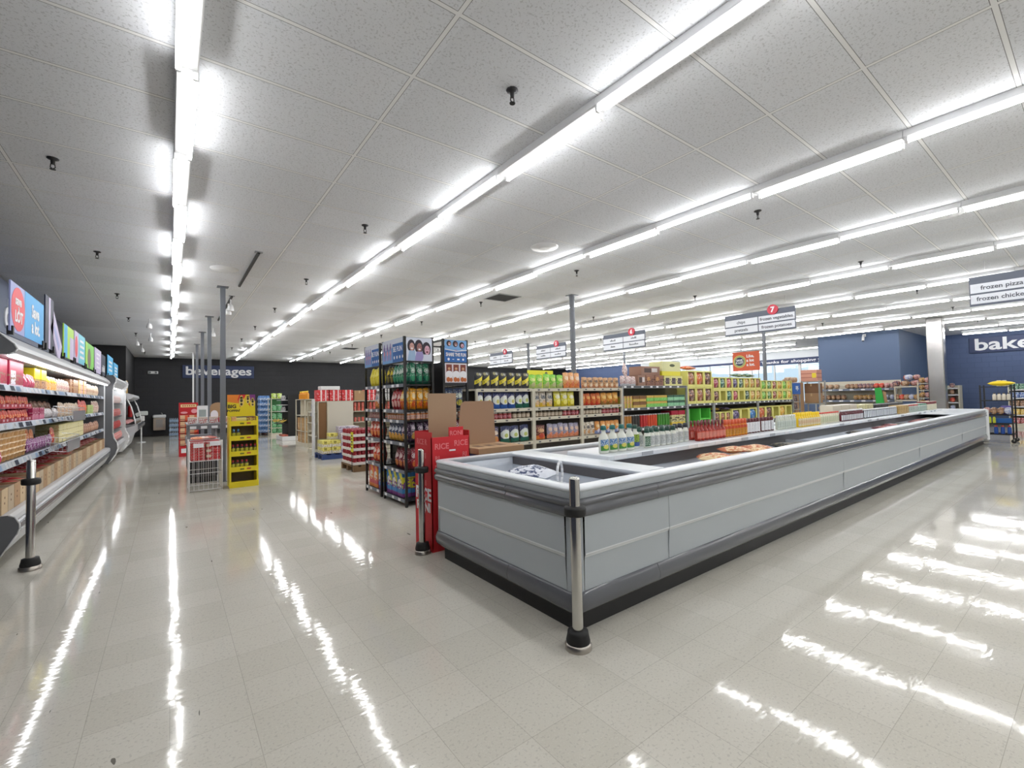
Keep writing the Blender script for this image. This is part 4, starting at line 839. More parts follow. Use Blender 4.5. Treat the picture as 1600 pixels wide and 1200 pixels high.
def rack(x, y, w, d, rz, label, header, endart=None):
    """w across the open face, d deep; origin at the centre of the base; open face towards local -Y."""
    r = thing('snack_rack', label, 'rack', (x,y,0), rz, 'black snack racks'); HZ = 2.29
    for sx in (-1,1):
        for sy in (-1,1): MB().box((sx*w/2,sy*d/2,0), (sx*(w/2-.03),sy*(d/2-.03),HZ), RB).obj('post', r)
    for z in RZS[:-1]:
        sh = MB().box((-w/2+.03,-d/2+.004,z-.018), (w/2-.03,d/2-.01,z), RB).obj('shelf', r)
        MB().box((-w/2+.03,-d/2-.006,z-.034), (w/2-.03,-d/2+.003,z+.012), RT).obj('price_rail', sh)
        x_ = -w/2+.07
        while x_ < w/2-.12:
            ww = random.uniform(.05,.09); MB().box((x_,-d/2-.0075,z-.03), (x_+ww,-d/2-.006,z+.008), PAPER).obj('price_tag', sh); x_ += ww+random.uniform(.08,.25)
    b = MB(); b.box((-w/2+.03,d/2-.01,.05), (w/2-.03,d/2-.004,1.95), RB); b.obj('back_panel', r)
    for sx in (-1,1):      # wire side grid
        b = MB()
        for i in range(15): z = .12+.13*i; b.bar((sx*(w/2-.012),-d/2+.03,z), (sx*(w/2-.012),d/2-.03,z), .003, RB, 5)
        for i in range(4): yy = -d/2+.08+(d-.16)*i/3; b.bar((sx*(w/2-.012),yy,.09), (sx*(w/2-.012),yy,1.95), .003, RB, 5)
        b.obj('side_grid', r)
    b = MB()
    for z in (1.95, HZ-.02): 
        for sy in (-1,1): b.box((-w/2+.03,sy*(d/2-.005),z-.01), (w/2-.03,sy*(d/2-.025),z+.01), RB)
        for sx in (-1,1): b.box((sx*(w/2-.005),-d/2+.03,z-.01), (sx*(w/2-.025),d/2-.03,z+.01), RB)
    b.obj('header_frame', r)
    hp = MB().box((-w/2+.03,-d/2-.002,1.955), (w/2-.03,-d/2+.004,HZ-.01), PLB).obj('header_poster', r)
    header(hp, w-.06, HZ-1.97, -d/2-.002)
    return r
def hdr_fun(par, w, h, y):
    o = 1.957
    flat(par, 'poster_art', [[(-w/2,o+h*.55),(w/2,o+h*.75),(w/2,o+h),(-w/2,o+h)]], PSKY, y); flat(par, 'poster_art', [rct(.02*w,w/2,o,o+h*.8)], PBLUE, y-.0008)
    flat(par, 'poster_art', [rct(-.44*w+.15*w*i,-.34*w+.15*w*i,o+h*.12,o+h*.72) for i in range(3)]+[ell(-.39*w+.15*w*i, o+h*.74, .03*w, .14*h) for i in range(3)], PLIL, y-.0006)
    flat(par, 'poster_art', [ell(-.39*w+.15*w*i, o+h*.45, .045*w, .1*h) for i in range(3)], mat('poster_pink', (206,150,170), .6), y-.0012)
    text('lettering', 'BE FUN', .1, TEETH, (.26*w,y-.0016,o+h*.55), '-Y', par, .0006, .02, squeeze=.95); 
    flat(par, 'poster_art', [ell(.1*w+.13*w*i, o+h*.2, .03*w, .07*h) for i in range(4)], TEETH, y-.0014)
r1 = rack(2.72, 6.905, .66, .44, -PI/2, 'black wire snack rack, farther one facing the left aisle, yellow bags on top', hdr_fun)
r2 = rack(2.72, 6.085, .79, .44, -PI/2, 'black wire snack rack nearest the camera, facing the left aisle', hdr_fun)
r3 = rack(3.29, 6.085, .79, .42, PI/2, 'black wire snack rack with its back to the nearest rack, facing the chip shelves', hdr_fun)
# printed panels on the two rack ends that face the freezer
def end_panel(x, y, w, z0, z1, base, label):
    t_ = thing('rack_poster', label, 'poster', (x,y,z0)); MB().box((-w/2,-.004,0), (w/2,0,z1-z0), base).obj('panel', t_); return t_
t_ = end_panel(2.72, 5.683, .38, 1.96, 2.275, PSKY, 'poster of three laughing people on the end of the nearest snack rack')
faces_art(t_, .38, .3, -.0045, 1.05)
t_ = end_panel(3.29, 5.683, .36, 1.96, 2.275, PBLUE, 'blue poster reading SHARE THE FUN under three faces on the second rack end')
flat(t_, 'sky', [rct(-.18,.18,.17,.315)], PLB, -.0044); faces_art(t_, .36, .2, -.0052, .75, .17, True); flat(t_, 'wave', [[(-.18,.175),(0,.15),(.18,.17),(.18,.185),(0,.165),(-.18,.19)]], PSKY, -.011)
fit(text('lettering', 'SHARE THE FUN', .07, TEETH, (0,-.011,.105), '-Y', t_, .0008, .03), .33); flat(t_, 'marks', [ell(-.12,.04,.018,.02), rct(-.06,-.03,.036,.044), rct(.02,.06,.03,.05), ell(.12,.04,.016,.016)], TEETH, -.0045)
t_ = end_panel(3.29, 5.683, .36, 1.665, 1.945, mat('poster_white2', (214,208,212), .6), 'poster of three snack bags on the second rack end below the blue poster')
for i in range(3):
    cx = -.115+.115*i; flat(t_, 'bag_top', [rct(cx-.045,cx+.045,.14,.26)], mat('poster_brown', (128,62,50), .6), -.0044-.0003*i); flat(t_, 'bag_face', [ell(cx, .115, .06, .055)], TEETH, -.005-.0003*i); flat(t_, 'bag_food', [ell(cx-.015, .045, .03, .035), ell(cx+.03, .04, .025, .03)], mat('poster_orange', (190,104,52), .6), -.0056-.0003*i)
    flat(t_, 'bag_badge', [ell(cx,.2,.02,.02)], mat('poster_tan', (206,160,120), .6), -.0052-.0003*i)
# ---- goods on the racks
def chip(nm, base, layers): return printed('chips_'+nm, base, layers)
def chipset(nm, base, band, logo, food, w=.19, h=.3, d=.1):
    return bag(chip(nm, base, [('h',0,.3,band),('oval',.5,.62,.36,.13,logo),('oval',.55,.28,.3,.16,food),('print',9,.6,.5,.75,base),('print',13,.6,.36,.5,logo),('print',12,.59,.72,.9,logo),('blob',10,.66,.05,.95,tuple(min(255,int(c*1.25+20)) for c in base)),('h',.95,1,tuple(int(c*.8) for c in base)),('h',0,.03,tuple(int(c*.8) for c in base))]), w, h, d)
C_yel = chipset('yellow', (222,204,40), (206,186,30), (236,224,110), (230,214,70)); C_grn = chipset('green', (24,118,84), (16,88,74), (206,220,210), (60,150,110)); C_gold = chipset('gold', (236,170,36), (214,120,20), (240,226,190), (206,90,40)); C_blk = chipset('blackyellow', (52,50,44), (40,40,40), (226,206,50), (130,120,60))
C_red = chipset('redcheck', (186,50,56), (160,36,44), (230,210,206), (226,180,170)); C_wht = chipset('white', (226,214,206), (214,140,70), (150,160,170), (220,130,60)); C_org = chipset('orange', (214,70,40), (190,44,36), (240,224,214), (230,140,80)); C_navy = chipset('navy', (44,58,96), (206,160,60), (220,224,232), (226,170,70)); C_pur = chipset('purple', (66,44,76), (56,36,60), (216,206,216), (200,150,70)); C_mar = chipset('maroon', (120,32,46), (96,26,36), (222,206,206), (206,120,60)); C_crim = chipset('crimson', (150,30,52), (130,24,44), (230,220,222), (216,120,60))
BD = (.19,.1,.3)
RG = 'snacks on the black racks'
def rk(face, a0, a1, n, proto, dims, nm, desc, place, z, front=None, lean=.0, tiers=1, th=None):
    if face == 'side': row('Y', a0, a1, n, front or 2.53, z, -PI/2, proto, dims, nm, 'chips' if 'bag' in nm else 'box', desc, place, 'the far end', RG, tiers, .006, th)
far, near = 'far black rack', 'near black rack'
rk('side', 6.63, 7.17, 4, C_yel, BD, 'chip_bag', 'yellow chip bag', 'top shelf of '+far, 1.64)
rk('side', 6.63, 6.98, 2, C_wht, BD, 'chip_bag', 'white and orange chip bag', 'second shelf of '+far, 1.29)
canp = can(mat('can_silver', (176,170,168), .3, .6), printed('can_print', (170,90,90), [('print',8,.52,.1,.9,(226,206,190))]), .034, .115)
rk('side', 6.62, 7.18, 8, canp, (.068,.068,.115), 'snack_can', 'small printed can', 'third shelf of '+far, 1.15)
rk('side', 6.63, 7.17, 4, C_org, (.19,.1,.27), 'chip_bag', 'red and orange chip bag', 'fourth shelf of '+far, .846)
rk('side', 6.63, 7.05, 3, C_org, BD, 'chip_bag', 'red chip bag', 'fifth shelf of '+far, .474)
VP = lambda nm, c, c2, c3: carton(printed('variety_'+nm, c, [('diag',.9,1.25,1.7,c3),('oval',.5,.52,.36,.2,(226,222,206)),('blob',7,.55,.3,.72,c2),('h',0,.16,c2)]), .18, .36, .345)
V_red = VP('red', (206,80,90), (226,130,60), (236,150,60)); V_blue = VP('blue', (60,130,190), (120,60,130), (222,214,60)); 
rk('side', 6.8, 7.17, 2, V_red, (.18,.36,.345), 'variety_box', 'red and orange variety carton', 'bottom of '+far, .09); rk('side', 6.61, 6.79, 1, V_blue, (.18,.36,.345), 'variety_box', 'blue and white variety carton', 'bottom of '+far, .09)
rk('side', 6.23, 6.44, 2, C_blk, (.19,.1,.28), 'chip_bag', 'black and yellow chip bag', 'top shelf of '+near, 1.64); rk('side', 5.72, 6.22, 5, C_grn, (.19,.1,.29), 'chip_bag', 'green chip bag', 'top shelf of '+near, 1.64)
rk('side', 5.98, 6.26, 3, C_red, BD, 'chip_bag', 'red checked chip bag', 'second shelf of '+near, 1.29); rk('side', 5.72, 5.98, 3, C_gold, BD, 'chip_bag', 'golden chip bag', 'second shelf of '+near, 1.29)
cup = jar(mat('dip_cup', (206,130,70), .4), mat('dip_lid', (226,214,206), .4), printed('dip_label', (226,206,190), [('print',8,.52,.1,.9,(190,80,50))]), .04, .11)
rk('side', 5.74, 6.42, 8, cup, (.08,.08,.11), 'dip_jar', 'orange labelled jar', 'third shelf of '+near, 1.15)
rk('side', 5.95, 6.42, 4, C_navy, (.19,.1,.28), 'chip_bag', 'blue and white chip bag', 'fourth shelf of '+near, .846); rk('side', 5.72, 5.95, 2, C_pur, (.19,.1,.28), 'chip_bag', 'dark purple chip bag', 'fourth shelf of '+near, .846)
rk('side', 5.78, 6.2, 3, C_mar, BD, 'chip_bag', 'maroon and orange chip bag', 'fifth shelf of '+near, .474)
rk('side', 6.09, 6.44, 2, V_blue, (.18,.36,.345), 'variety_box', 'blue and yellow variety carton', 'bottom of '+near, .09); rk('side', 5.88, 6.07, 1, V_blue, (.18,.36,.345), 'variety_box', 'blue variety carton', 'bottom of '+near, .09)
# bags hung behind the wire on the end that faces the freezer
def endrow(x0, x1, n, proto, dims, nm, desc, place, z, y=5.735, tiers=1, th=None):
    row('X', x0, x1, n, y, z, 0, proto, dims, nm, 'chips' if 'bag' in nm else 'box', desc, place, 'the left', RG, tiers, .004, th)
E_ = 'near rack end'
endrow(2.60, 2.93, 3, C_grn, (.19,.1,.29), 'chip_bag', 'green chip bag behind wire', 'top of '+E_, 1.645); endrow(2.60, 2.93, 3, C_gold, BD, 'chip_bag', 'golden chip bag behind wire', 'second shelf of '+E_, 1.295, 5.74)
endrow(2.60, 2.92, 4, cup, (.08,.08,.11), 'dip_jar', 'jar behind wire', 'third shelf of '+E_, 1.155); endrow(2.60, 2.93, 3, C_pur, (.19,.1,.28), 'chip_bag', 'purple chip bag behind wire', 'fourth shelf of '+E_, .85); endrow(2.60, 2.93, 3, C_crim, BD, 'chip_bag', 'crimson chip bag behind wire', 'fifth shelf of '+E_, .478)
V_end = carton(printed('variety_end', (40,100,170), [('v',.36,.62,(226,210,90)),('blob',7,.55,.2,.7,(200,60,50)),('oval',.2,.12,.1,.06,(236,226,80))]), .2, .12, .345)
endrow(2.56+.2, 2.93, 1, V_end, (.2,.12,.345), 'variety_box', 'blue striped variety carton end', 'bottom of '+E_, .095, 5.74)
E3 = 'second rack end'
endrow(3.12, 3.46, 2, C_blk, (.19,.1,.12), 'chip_bag', 'small black and yellow bag', 'second shelf of '+E3, 1.47) if False else None
endrow(3.12, 3.46, 2, chipset('bluechip', (50,70,110), (40,54,84), (214,222,206), (200,190,70)), BD, 'chip_bag', 'dark blue chip bag', 'second shelf of '+E3, 1.295, 5.74); endrow(3.12, 3.46, 3, cup, (.08,.08,.11), 'dip_jar', 'small jar', 'third shelf of '+E3, 1.155); endrow(3.12, 3.46, 2, C_mar, (.19,.1,.28), 'chip_bag', 'maroon chip bag', 'fourth shelf of '+E3, .85); endrow(3.12, 3.46, 2, C_pur, BD, 'chip_bag', 'purple chip bag', 'fifth shelf of '+E3, .478); endrow(3.12, 3.46, 2, V_end, (.2,.12,.345), 'variety_box', 'blue variety carton', 'bottom of '+E3, .095)
# ================================================================ cardboard display bins behind the freezer
DRED = printed('rice_red', (206,36,46), [('print',5,.6,.0,1,(220,70,80))]); RBX = mat('rice_red_plain', (206,34,44), .6); PINKW = mat('rice_pink_ink', (232,120,124), .6)
dz = thing('red_display_bin', 'tall red cardboard display bin printed RICE with a brown board standing in it', 'display', (2.17,4.05,0))
b = MB(); W, D, HH = .42, .36, 1.12; b.box((-W/2,-D/2,0), (W/2,D/2,.02), RBX)
for s in (-1,1): b.box((s*W/2,-D/2,.02), (s*(W/2-.008),D/2,HH), RBX)
b.box((-W/2,-D/2,.02), (W/2,-D/2+.008,HH-.05), RBX); b.box((-W/2,D/2-.008,.02), (W/2,D/2,HH), RBX); b.box((-.02,-D/2,HH-.05), (.14,-D/2+.008,HH+.04), RBX); b.obj('bin', dz)
MB().box((-.02,-D/2-.001,HH-.19), (.05,-D/2,HH-.175), PAPER).obj('hand_slot', dz)
for i, (wd, xx, zz, sz) in enumerate((('RICE',-.1,HH-.14,.075),('RICE',.11,HH-.12,.075),('RONI',.06,HH-.02,.06),('RICE',-.1,HH-.34,.075),('RI',-.15,HH-.25,.06),('RICE',.1,HH-.33,.075),('RI',.15,HH-.23,.06))): text('lettering', wd, sz, PINKW, (xx,-D/2-.0015,zz), '-Y', dz, .001, .02)
for i in range(5): text('lettering', 'RICE R' if i % 2 == 0 else 'RONI', .075, PINKW, (-W/2-.0015,.02,HH-.1-.13*i), '-X', dz, .001, .015)
text('lettering', 'RICE', .16, PAPER, (-W/2-.0015,0,.52), '-X', dz, .001, .03); text('lettering', 'RONI', .12, PAPER, (-W/2-.0015,0,.4), '-X', dz, .001, .03)
bb = MB(); bb.prism([(-.14,.9),(.17,.9),(.17,1.49),(-.15,1.49)], 'Y', .0, .006, mat('kraft_back', (168,138,110), .8)); bb.obj('back_card', dz)
kb_ = thing('kraft_display_bin', 'brown cardboard display with a tall flap standing open behind the freezer', 'display', (2.93,4.35,0))
KB2 = mat('kraft_display', (164,132,106), .8)
b = MB(); b.box((-.3,-.25,0), (.3,.25,.83), mat('display_navy', (40,52,100), .6), .01); b.obj('base_bin', kb_)
MB().box((-.31,-.27,.832), (.31,.26,.895), KRAFT, .004).obj('lid_tray', kb_)
b = MB(); b.prism([(-.3,.895),(.24,.895),(.22,1.37),(.18,1.40),(-.19,1.40),(-.24,1.37)], 'Y', .2, .206, KB2); b.obj('raised_flap', kb_)
for i in range(3): MB().box((-.22+.15*i,-.12,.8955), (-.13+.15*i,.02,.8962), mat('box_print', (110,84,64), .8)).obj('stamp', kb_)
# ================================================================ the long gondola of snacks and pet treats
GF, GB, GM = 6.25, 7.45, 6.85
GB_ = mat('gondola_beige', (206,200,182), .45); GBK = mat('gondola_back', (104,100,96), .6); GDK = mat('gondola_dark', (70,66,62), .6); GGR = mat('gondola_grey', (158,160,160), .45); GRAILK = mat('rail_insert', (86,90,96), .5)
def bay(x0, x1, zs, top, label, grey=False, dark=False):
    w = x1-x0; t_ = thing('gondola_bay', label, 'shelf', ((x0+x1)/2,GF,0), 0, 'gondola bays'); m = GGR if grey else GB_
    MB().box((-w/2,0,0), (w/2,.6,.14), GB_).obj('base_deck', t_); MB().box((-w/2,.57,.14), (w/2,.6,top), GDK if dark else GBK).obj('back_panel', t_)
    for s in (-1,1): MB().box((s*(w/2-.002),-.012,.0), (s*(w/2-.034),.03,max(zs)+.0), m).obj('upright', t_)
    for z in zs:
        sh = MB().box((-w/2+.036,.01,z-.025), (w/2-.036,.57,z), m).obj('shelf', t_)
        MB().box((-w/2+.036,-.008,z-.05), (w/2-.036,.01,z+.006), m).obj('price_rail', sh)
        if grey:
            MB().box((-w/2+.04,-.0095,z-.042), (w/2-.04,-.008,z-.002), GRAILK).obj('rail_insert', sh); x_ = -w/2+.06
            while x_ < w/2-.14: MB().box((x_,-.0115,z-.04), (x_+.08,-.0095,z-.003), PAPER).obj('price_tag', sh); x_ += random.uniform(.2,.36)
        else:
            for i in range(5): MB().box((-w/2+.1+w*.2*i,-.0095,z-.035), (-w/2+.15+w*.2*i,-.008,z-.012), GRAILK).obj('price_tag', sh)
    return t_
ZA = [.65,1.065,1.24,1.585]
for i, x0 in enumerate((3.98,5.2,6.42)): bay(x0, x0+1.22, ZA, 1.6, f"beige gondola bay of chips, {['nearest the black racks','second from the black racks','third from the black racks'][i]}")
ZB, ZC = [.70,1.15,1.63], [.63,1.18]
bay(7.64, 10.08, ZB, 1.64, 'wide grey gondola bay with green boxes on the middle shelf', True)
bay(10.08, 11.3, ZC, 1.66, 'grey gondola bay with an empty green display below yellow boxes', True); bay(11.3, 13.74, ZC, 1.6, 'grey gondola bay under striped yellow treat boxes, in the middle', True); bay(13.74, 16.2, ZC, 1.55, 'grey gondola bay farthest from the racks, under lime treat boxes', True)
bk = thing('gondola_back_run', 'far side of the snack gondola, its back to the chip shelves', 'shelf', (0,0,0))
MB().box((3.98,6.86,.0), (16.2,7.45,.14), GB_).obj('base_deck', bk)
for z in (.6,1.05,1.18): MB().box((3.98,6.86,z-.025), (16.2,7.4,z), GB_).obj('shelf', bk)
SG = 'goods on the snack gondola'
def gd(a0, a1, n, proto, dims, nm, cat, desc, place, z, front=GF+.02, tiers=1, th=None, jit=.006):
    row('X', a0, a1, n, front, z, 0, proto, dims, nm, cat, desc, place, 'the left', SG, tiers, jit, th)
B1, B2, B3 = 'first chip bay', 'second chip bay', 'third chip bay'
C_bk2 = bag(chip('blackyellow2', (46,46,48), [('diag',-.35,.22,.46,(230,214,60)),('oval',.35,.86,.16,.09,(150,144,100)),('oval',.6,.86,.14,.08,(160,160,150)),('oval',.55,.3,.18,.14,(206,196,130)),('h',0,.14,(50,54,66)),('print',8,.62,0,.5,(120,116,90))]), .2, .29, .11)
gd(4.0, 5.18, 7, C_bk2, (.2,.11,.29), 'chip_bag', 'chips', 'black bag with a yellow diagonal', 'top of '+B1, 1.585)
gd(5.15, 6.0, 5, chipset('limegreen', (120,200,60), (170,186,110), (226,226,150), (190,186,140), .2, .27), (.2,.1,.27), 'chip_bag', 'chips', 'lime green bag', 'top of '+B2, 1.585)
gd(6.02, 6.46, 3, chipset('peach', (226,160,100), (220,130,70), (236,214,190), (206,110,70), .18, .31), (.18,.1,.31), 'chip_bag', 'chips', 'peach bag', 'top of '+B2, 1.585)
gd(6.5, 7.62, 7, chipset('copper', (206,160,116), (190,130,90), (60,44,44), (226,206,180), .2, .23), (.2,.1,.23), 'chip_bag', 'chips', 'copper and cream bag', 'top of '+B3, 1.585)
navyw = bag(chip('navywhite', (64,72,120), [('oval',.5,.5,.48,.28,(226,230,224)),('oval',.55,.42,.2,.12,(206,196,110)),('h',0,.24,(40,90,170)),('print',8,.62,.7,.95,(190,180,206))]), .2, .3, .1); navyg = bag(chip('navygreen', (50,60,100), [('oval',.5,.5,.48,.28,(222,228,222)),('oval',.5,.44,.2,.12,(190,200,110)),('h',0,.26,(30,100,84)),('print',8,.62,.7,.95,(170,160,190))]), .2, .3, .1)
gd(4.02, 4.85, 5, navyw, (.2,.1,.3), 'chip_bag', 'chips', 'navy bag with blue base', 'second shelf of '+B1, 1.24); gd(4.85, 5.17, 2, navyg, (.2,.1,.3), 'chip_bag', 'chips', 'navy bag with green base', 'second shelf of '+B1, 1.24)
gd(5.25, 5.72, 3, chipset('whiteorange', (222,214,200), (226,190,60), (70,80,90), (214,180,140)), BD, 'chip_bag', 'chips', 'white and orange bag', 'second shelf of '+B2, 1.24); gd(5.76, 6.3, 3, chipset('brightyellow', (226,216,50), (206,190,40), (226,226,220), (240,230,120), .22), (.22,.1,.3), 'chip_bag', 'chips', 'bright yellow bag', 'second shelf of '+B2, 1.24)
gd(6.46, 7.05, 4, chipset('redorange', (200,90,40), (196,60,36), (226,170,90), (206,120,50), .18, .25), (.18,.1,.25), 'chip_bag', 'chips', 'red and orange bag', 'second shelf of '+B3, 1.24); gd(7.06, 7.6, 3, chipset('amber', (216,150,60), (150,110,50), (226,196,120), (190,100,40), .19, .26), (.19,.1,.26), 'chip_bag', 'chips', 'amber bag', 'second shelf of '+B3, 1.24)
dip = jar(mat('salsa_jar', (120,104,84), .3), mat('dark_lid', (60,60,56), .4), printed('salsa_label', (206,196,176), [('print',7,.55,.1,.9,(150,110,90))]), .045, .12); dip2 = jar(mat('salsa_red', (150,56,44), .3), mat('white_lid', (214,210,206), .4), printed('salsa_label2', (176,70,90), [('print',7,.55,.1,.9,(226,206,196))]), .045, .12)
gd(4.05, 4.75, 7, dip2, (.09,.09,.12), 'salsa_jar', 'jar', 'red salsa jar with pale lid', 'third shelf of '+B1, 1.065); gd(4.76, 5.16, 4, dip, (.09,.09,.12), 'salsa_jar', 'jar', 'cream jar with dark lid', 'third shelf of '+B1, 1.065); gd(5.26, 5.95, 7, dip, (.09,.09,.12), 'salsa_jar', 'jar', 'dark jar', 'third shelf of '+B2, 1.065); gd(5.96, 6.4, 4, dip2, (.09,.09,.12), 'salsa_jar', 'jar', 'red salsa jar', 'third shelf of '+B2, 1.065); gd(6.47, 7.05, 6, dip, (.09,.09,.12), 'salsa_jar', 'jar', 'dark jar', 'third shelf of '+B3, 1.065); gd(7.06, 7.6, 5, dip2, (.09,.09,.12), 'salsa_jar', 'jar', 'red jar', 'third shelf of '+B3, 1.065)
gd(4.02, 4.5, 2, chipset('coralnavy', (64,60,100), (226,90,70), (230,214,190), (206,140,70)), BD, 'chip_bag', 'chips', 'navy bag with a coral base', 'bottom shelf of '+B1, .65); gd(4.5, 5.15, 3, navyg, (.2,.1,.3), 'chip_bag', 'chips', 'navy bag with green base', 'bottom shelf of '+B1, .65)
gd(5.25, 5.55, 1, chipset('darkorange', (96,40,40), (220,120,40), (206,160,110), (190,70,50), .24, .27), (.24,.1,.27), 'chip_bag', 'chips', 'dark red and orange bag', 'bottom shelf of '+B2, .65); gd(5.56, 6.4, 6, chipset('peachgrey', (150,150,176), (226,150,110), (226,196,170), (220,130,90), .15, .29), (.15,.1,.29), 'chip_bag', 'chips', 'grey and peach bag', 'bottom shelf of '+B2, .65)
gd(6.46, 6.85, 3, chipset('whiteblack', (226,214,196), (220,206,190), (60,56,56), (206,150,90), .15, .27), (.15,.1,.27), 'chip_bag', 'chips', 'white bag', 'bottom shelf of '+B3, .65); gd(6.86, 7.6, 5, chipset('orangeblue', (220,140,56), (130,150,200), (226,200,150), (206,206,226), .16, .28), (.16,.1,.28), 'chip_bag', 'chips', 'orange and blue bag', 'bottom shelf of '+B3, .65)
# ---- pet treats
B4 = 'grey wide bay'
wp = bag(chip('whitepink', (222,206,204), [('blob',7,.56,0,1,(150,60,60)),('h',0,.2,(214,214,220)),('print',8,.6,.0,.2,(60,60,66))]), .2, .22, .1)
gd(7.68, 8.2, 3, wp, (.2,.1,.22), 'treat_bag', 'bag', 'white and pink treat bag', 'top of '+B4, 1.63)
o = inst(bag(chip('whitepink2', (222,200,196), [('blob',7,.56,0,1,(120,40,44))]), .24, .3, .09), 'treat_bag', 'white and red treat bag lying tilted on top of the grey wide bay', 'bag', (7.86,6.36,1.87), .2, SG); o.rotation_euler = (-.2, .7, .2)
brn = printed('brown_case', (150,112,92), [('rect',.16,.52,.3,.8,(70,50,44)),('rect',.56,.86,.36,.8,(214,206,206)),('h',.96,1,(120,86,70))]); brn2 = printed('brown_case2', (146,100,80), [('oval',.3,.6,.2,.24,(206,150,90)),('blob',6,.55,.1,.8,(90,56,44))]); pal = printed('pale_yellow_case', (226,220,150), [('rect',.2,.8,.18,.78,(60,50,54)),('blob',6,.56,.2,.76,(120,100,110)),('h',.92,1,(214,206,120))]); pal2 = printed('yellow_top_case', (224,222,166), [('oval',.55,.72,.14,.1,(70,80,40)),('h',.0,.3,(230,220,60))])
gd(8.22, 8.5, 1, carton(brn, .28,.3,.24), (.28,.3,.24), 'treat_case', 'box', 'dark topped brown case', 'top of '+B4, 1.63); gd(8.52, 9.16, 2, carton(brn2,.31,.3,.24), (.31,.3,.24), 'treat_case', 'box', 'brown case', 'top of '+B4, 1.63); gd(9.2, 9.95, 3, carton(pal,.25,.3,.24), (.25,.3,.24), 'treat_case', 'box', 'pale yellow case with dark window', 'top of '+B4, 1.63)
gd(8.4, 9.15, 1, carton(brn,.7,.34,.2), (.7,.34,.2), 'treat_case', 'box', 'long brown case stacked above', 'top of '+B4, 1.875, GF+.08); gd(9.2, 9.98, 1, carton(pal2,.75,.36,.34), (.75,.36,.34), 'treat_case', 'box', 'big yellow case stacked above', 'top of '+B4, 1.875, GF+.08)
biscuit = carton(printed('biscuit_box', (206,196,60), [('v',.35,.5,(120,80,160)),('v',.0,.12,(60,50,40)),('blob',6,.56,0,1,(214,130,110))]),.1,.2,.26); tanb = carton(printed('tan_flat', (206,176,90), [('h',.45,1,(130,90,50)),('print',9,.6,.0,.5,(150,120,60))]),.3,.3,.13); grn = carton(printed('green_flat', (110,196,80), [('h',.6,1,(206,170,80)),('print',9,.58,.05,.55,(190,226,160))]),.3,.3,.13); grn2 = carton(printed('mint_flat', (130,196,150), [('h',.62,1,(60,100,80)),('print',9,.58,.05,.55,(206,226,206))]),.3,.3,.13)
gd(7.7, 8.02, 3, biscuit, (.1,.2,.26), 'biscuit_box', 'box', 'yellow and purple biscuit box', 'middle shelf of '+B4, 1.15); gd(8.04, 8.5, 2, tanb, (.3,.3,.13), 'treat_box', 'box', 'flat tan box', 'middle shelf of '+B4, 1.15, GF+.02, 2, .133); gd(8.52, 9.3, 3, grn, (.3,.3,.13), 'treat_box', 'box', 'flat bright green box', 'middle shelf of '+B4, 1.15, GF+.02, 2, .133); gd(9.32, 10.02, 3, grn2, (.3,.3,.13), 'treat_box', 'box', 'flat mint green box', 'middle shelf of '+B4, 1.15, GF+.02, 2, .133)
tin = [can(mat('tin', (170,170,170), .3, .7), mat('tinlabel%d' % i, c, .5), .038, .3) for i, c in enumerate(((190,130,60), (60,56,54), (190,50,50), (214,80,46), (70,140,50)))]
for i, (a0, a1, k, n, dsc) in enumerate(((7.72,8.0,0,3,'orange'), (8.0,8.28,1,3,'dark'), (8.3,8.55,2,3,'red'), (8.56,8.9,3,4,'orange red'), (8.92,9.4,4,5,'green'))): gd(a0, a1, n, tin[k], (.076,.076,.3), 'treat_tube', 'can', dsc+' treat tube', 'bottom shelf of '+B4, .70)
gd(9.45, 10.02, 2, carton(printed('bone_case', (214,206,150), [('h',.7,1,(176,36,60)),('blob',7,.55,.2,.7,(70,60,56)),('h',0,.2,(230,200,70))]),.27,.3,.34), (.27,.3,.34), 'treat_case', 'box', 'yellow case with a crimson header', 'bottom shelf of '+B4, .70)
YB = printed('yellow_box', (228,222,132), [], .6); YB2 = printed('lime_box', (222,224,150), [], .6)
def pic(n, c, c2): return printed('pouch_'+n, c, [('blob',5,.55,0,1,c2),('blob',9,.62,0,1,(226,220,214))])
PX = [('brown',(96,56,50),(190,140,110)),('tan',(150,84,56),(206,150,100)),('crimson',(150,40,66),(206,120,140)),('pine',(40,96,80),(150,200,180)),('rose',(186,64,84),(226,150,150)),('violet',(70,56,104),(150,140,180)),('forest',(44,90,66),(190,206,190)),('gold',(206,150,60),(230,206,140)),('lime',(120,196,50),(170,226,110)),('leaf',(90,150,70),(206,220,190)),('rust',(150,50,30),(226,200,180)),('honey',(226,170,50),(236,206,110)),('blue',(40,110,180),(80,150,206)),('orange',(206,90,40),(226,150,90))]
PC = {n: pic(n, c, c2) for n, c, c2 in PX}
def cases(a0, a1, z, h, names, tier, where, d=.3):
    w = (a1-a0)/len(names)
    for i, nm in enumerate(names):
        m = None if nm is None else PC[nm]
        dsc = 'empty yellow case' if nm is None else f"yellow case of {nm} pouches"
        k = nth(dsc, tier+where)
        inst(open_case(YB if z < 1.9 else YB2, m, w-.012, d, h), 'display_case', f"{dsc}, {ORD[k]} from the left, {tier} {where}", 'box', (a0+w*(i+.5),GF+.02+d/2,z+.003), 0, 'treat display cases')
T1 = 'on the treat shelf'
cases(10.14,11.28,1.18,.41,['brown','tan','brown'],'lower row',T1+', left'); cases(10.14,11.28,1.595,.41,['tan','orange','brown'],'upper row',T1+', left')
cases(11.32,14.0,1.18,.335,['brown',None,'pine','rose',None,'forest','gold','gold'],'lower row',T1+', middle'); cases(11.32,14.0,1.52,.335,['crimson','pine','rose','violet','forest','gold','gold','tan'],'upper row',T1+', middle')
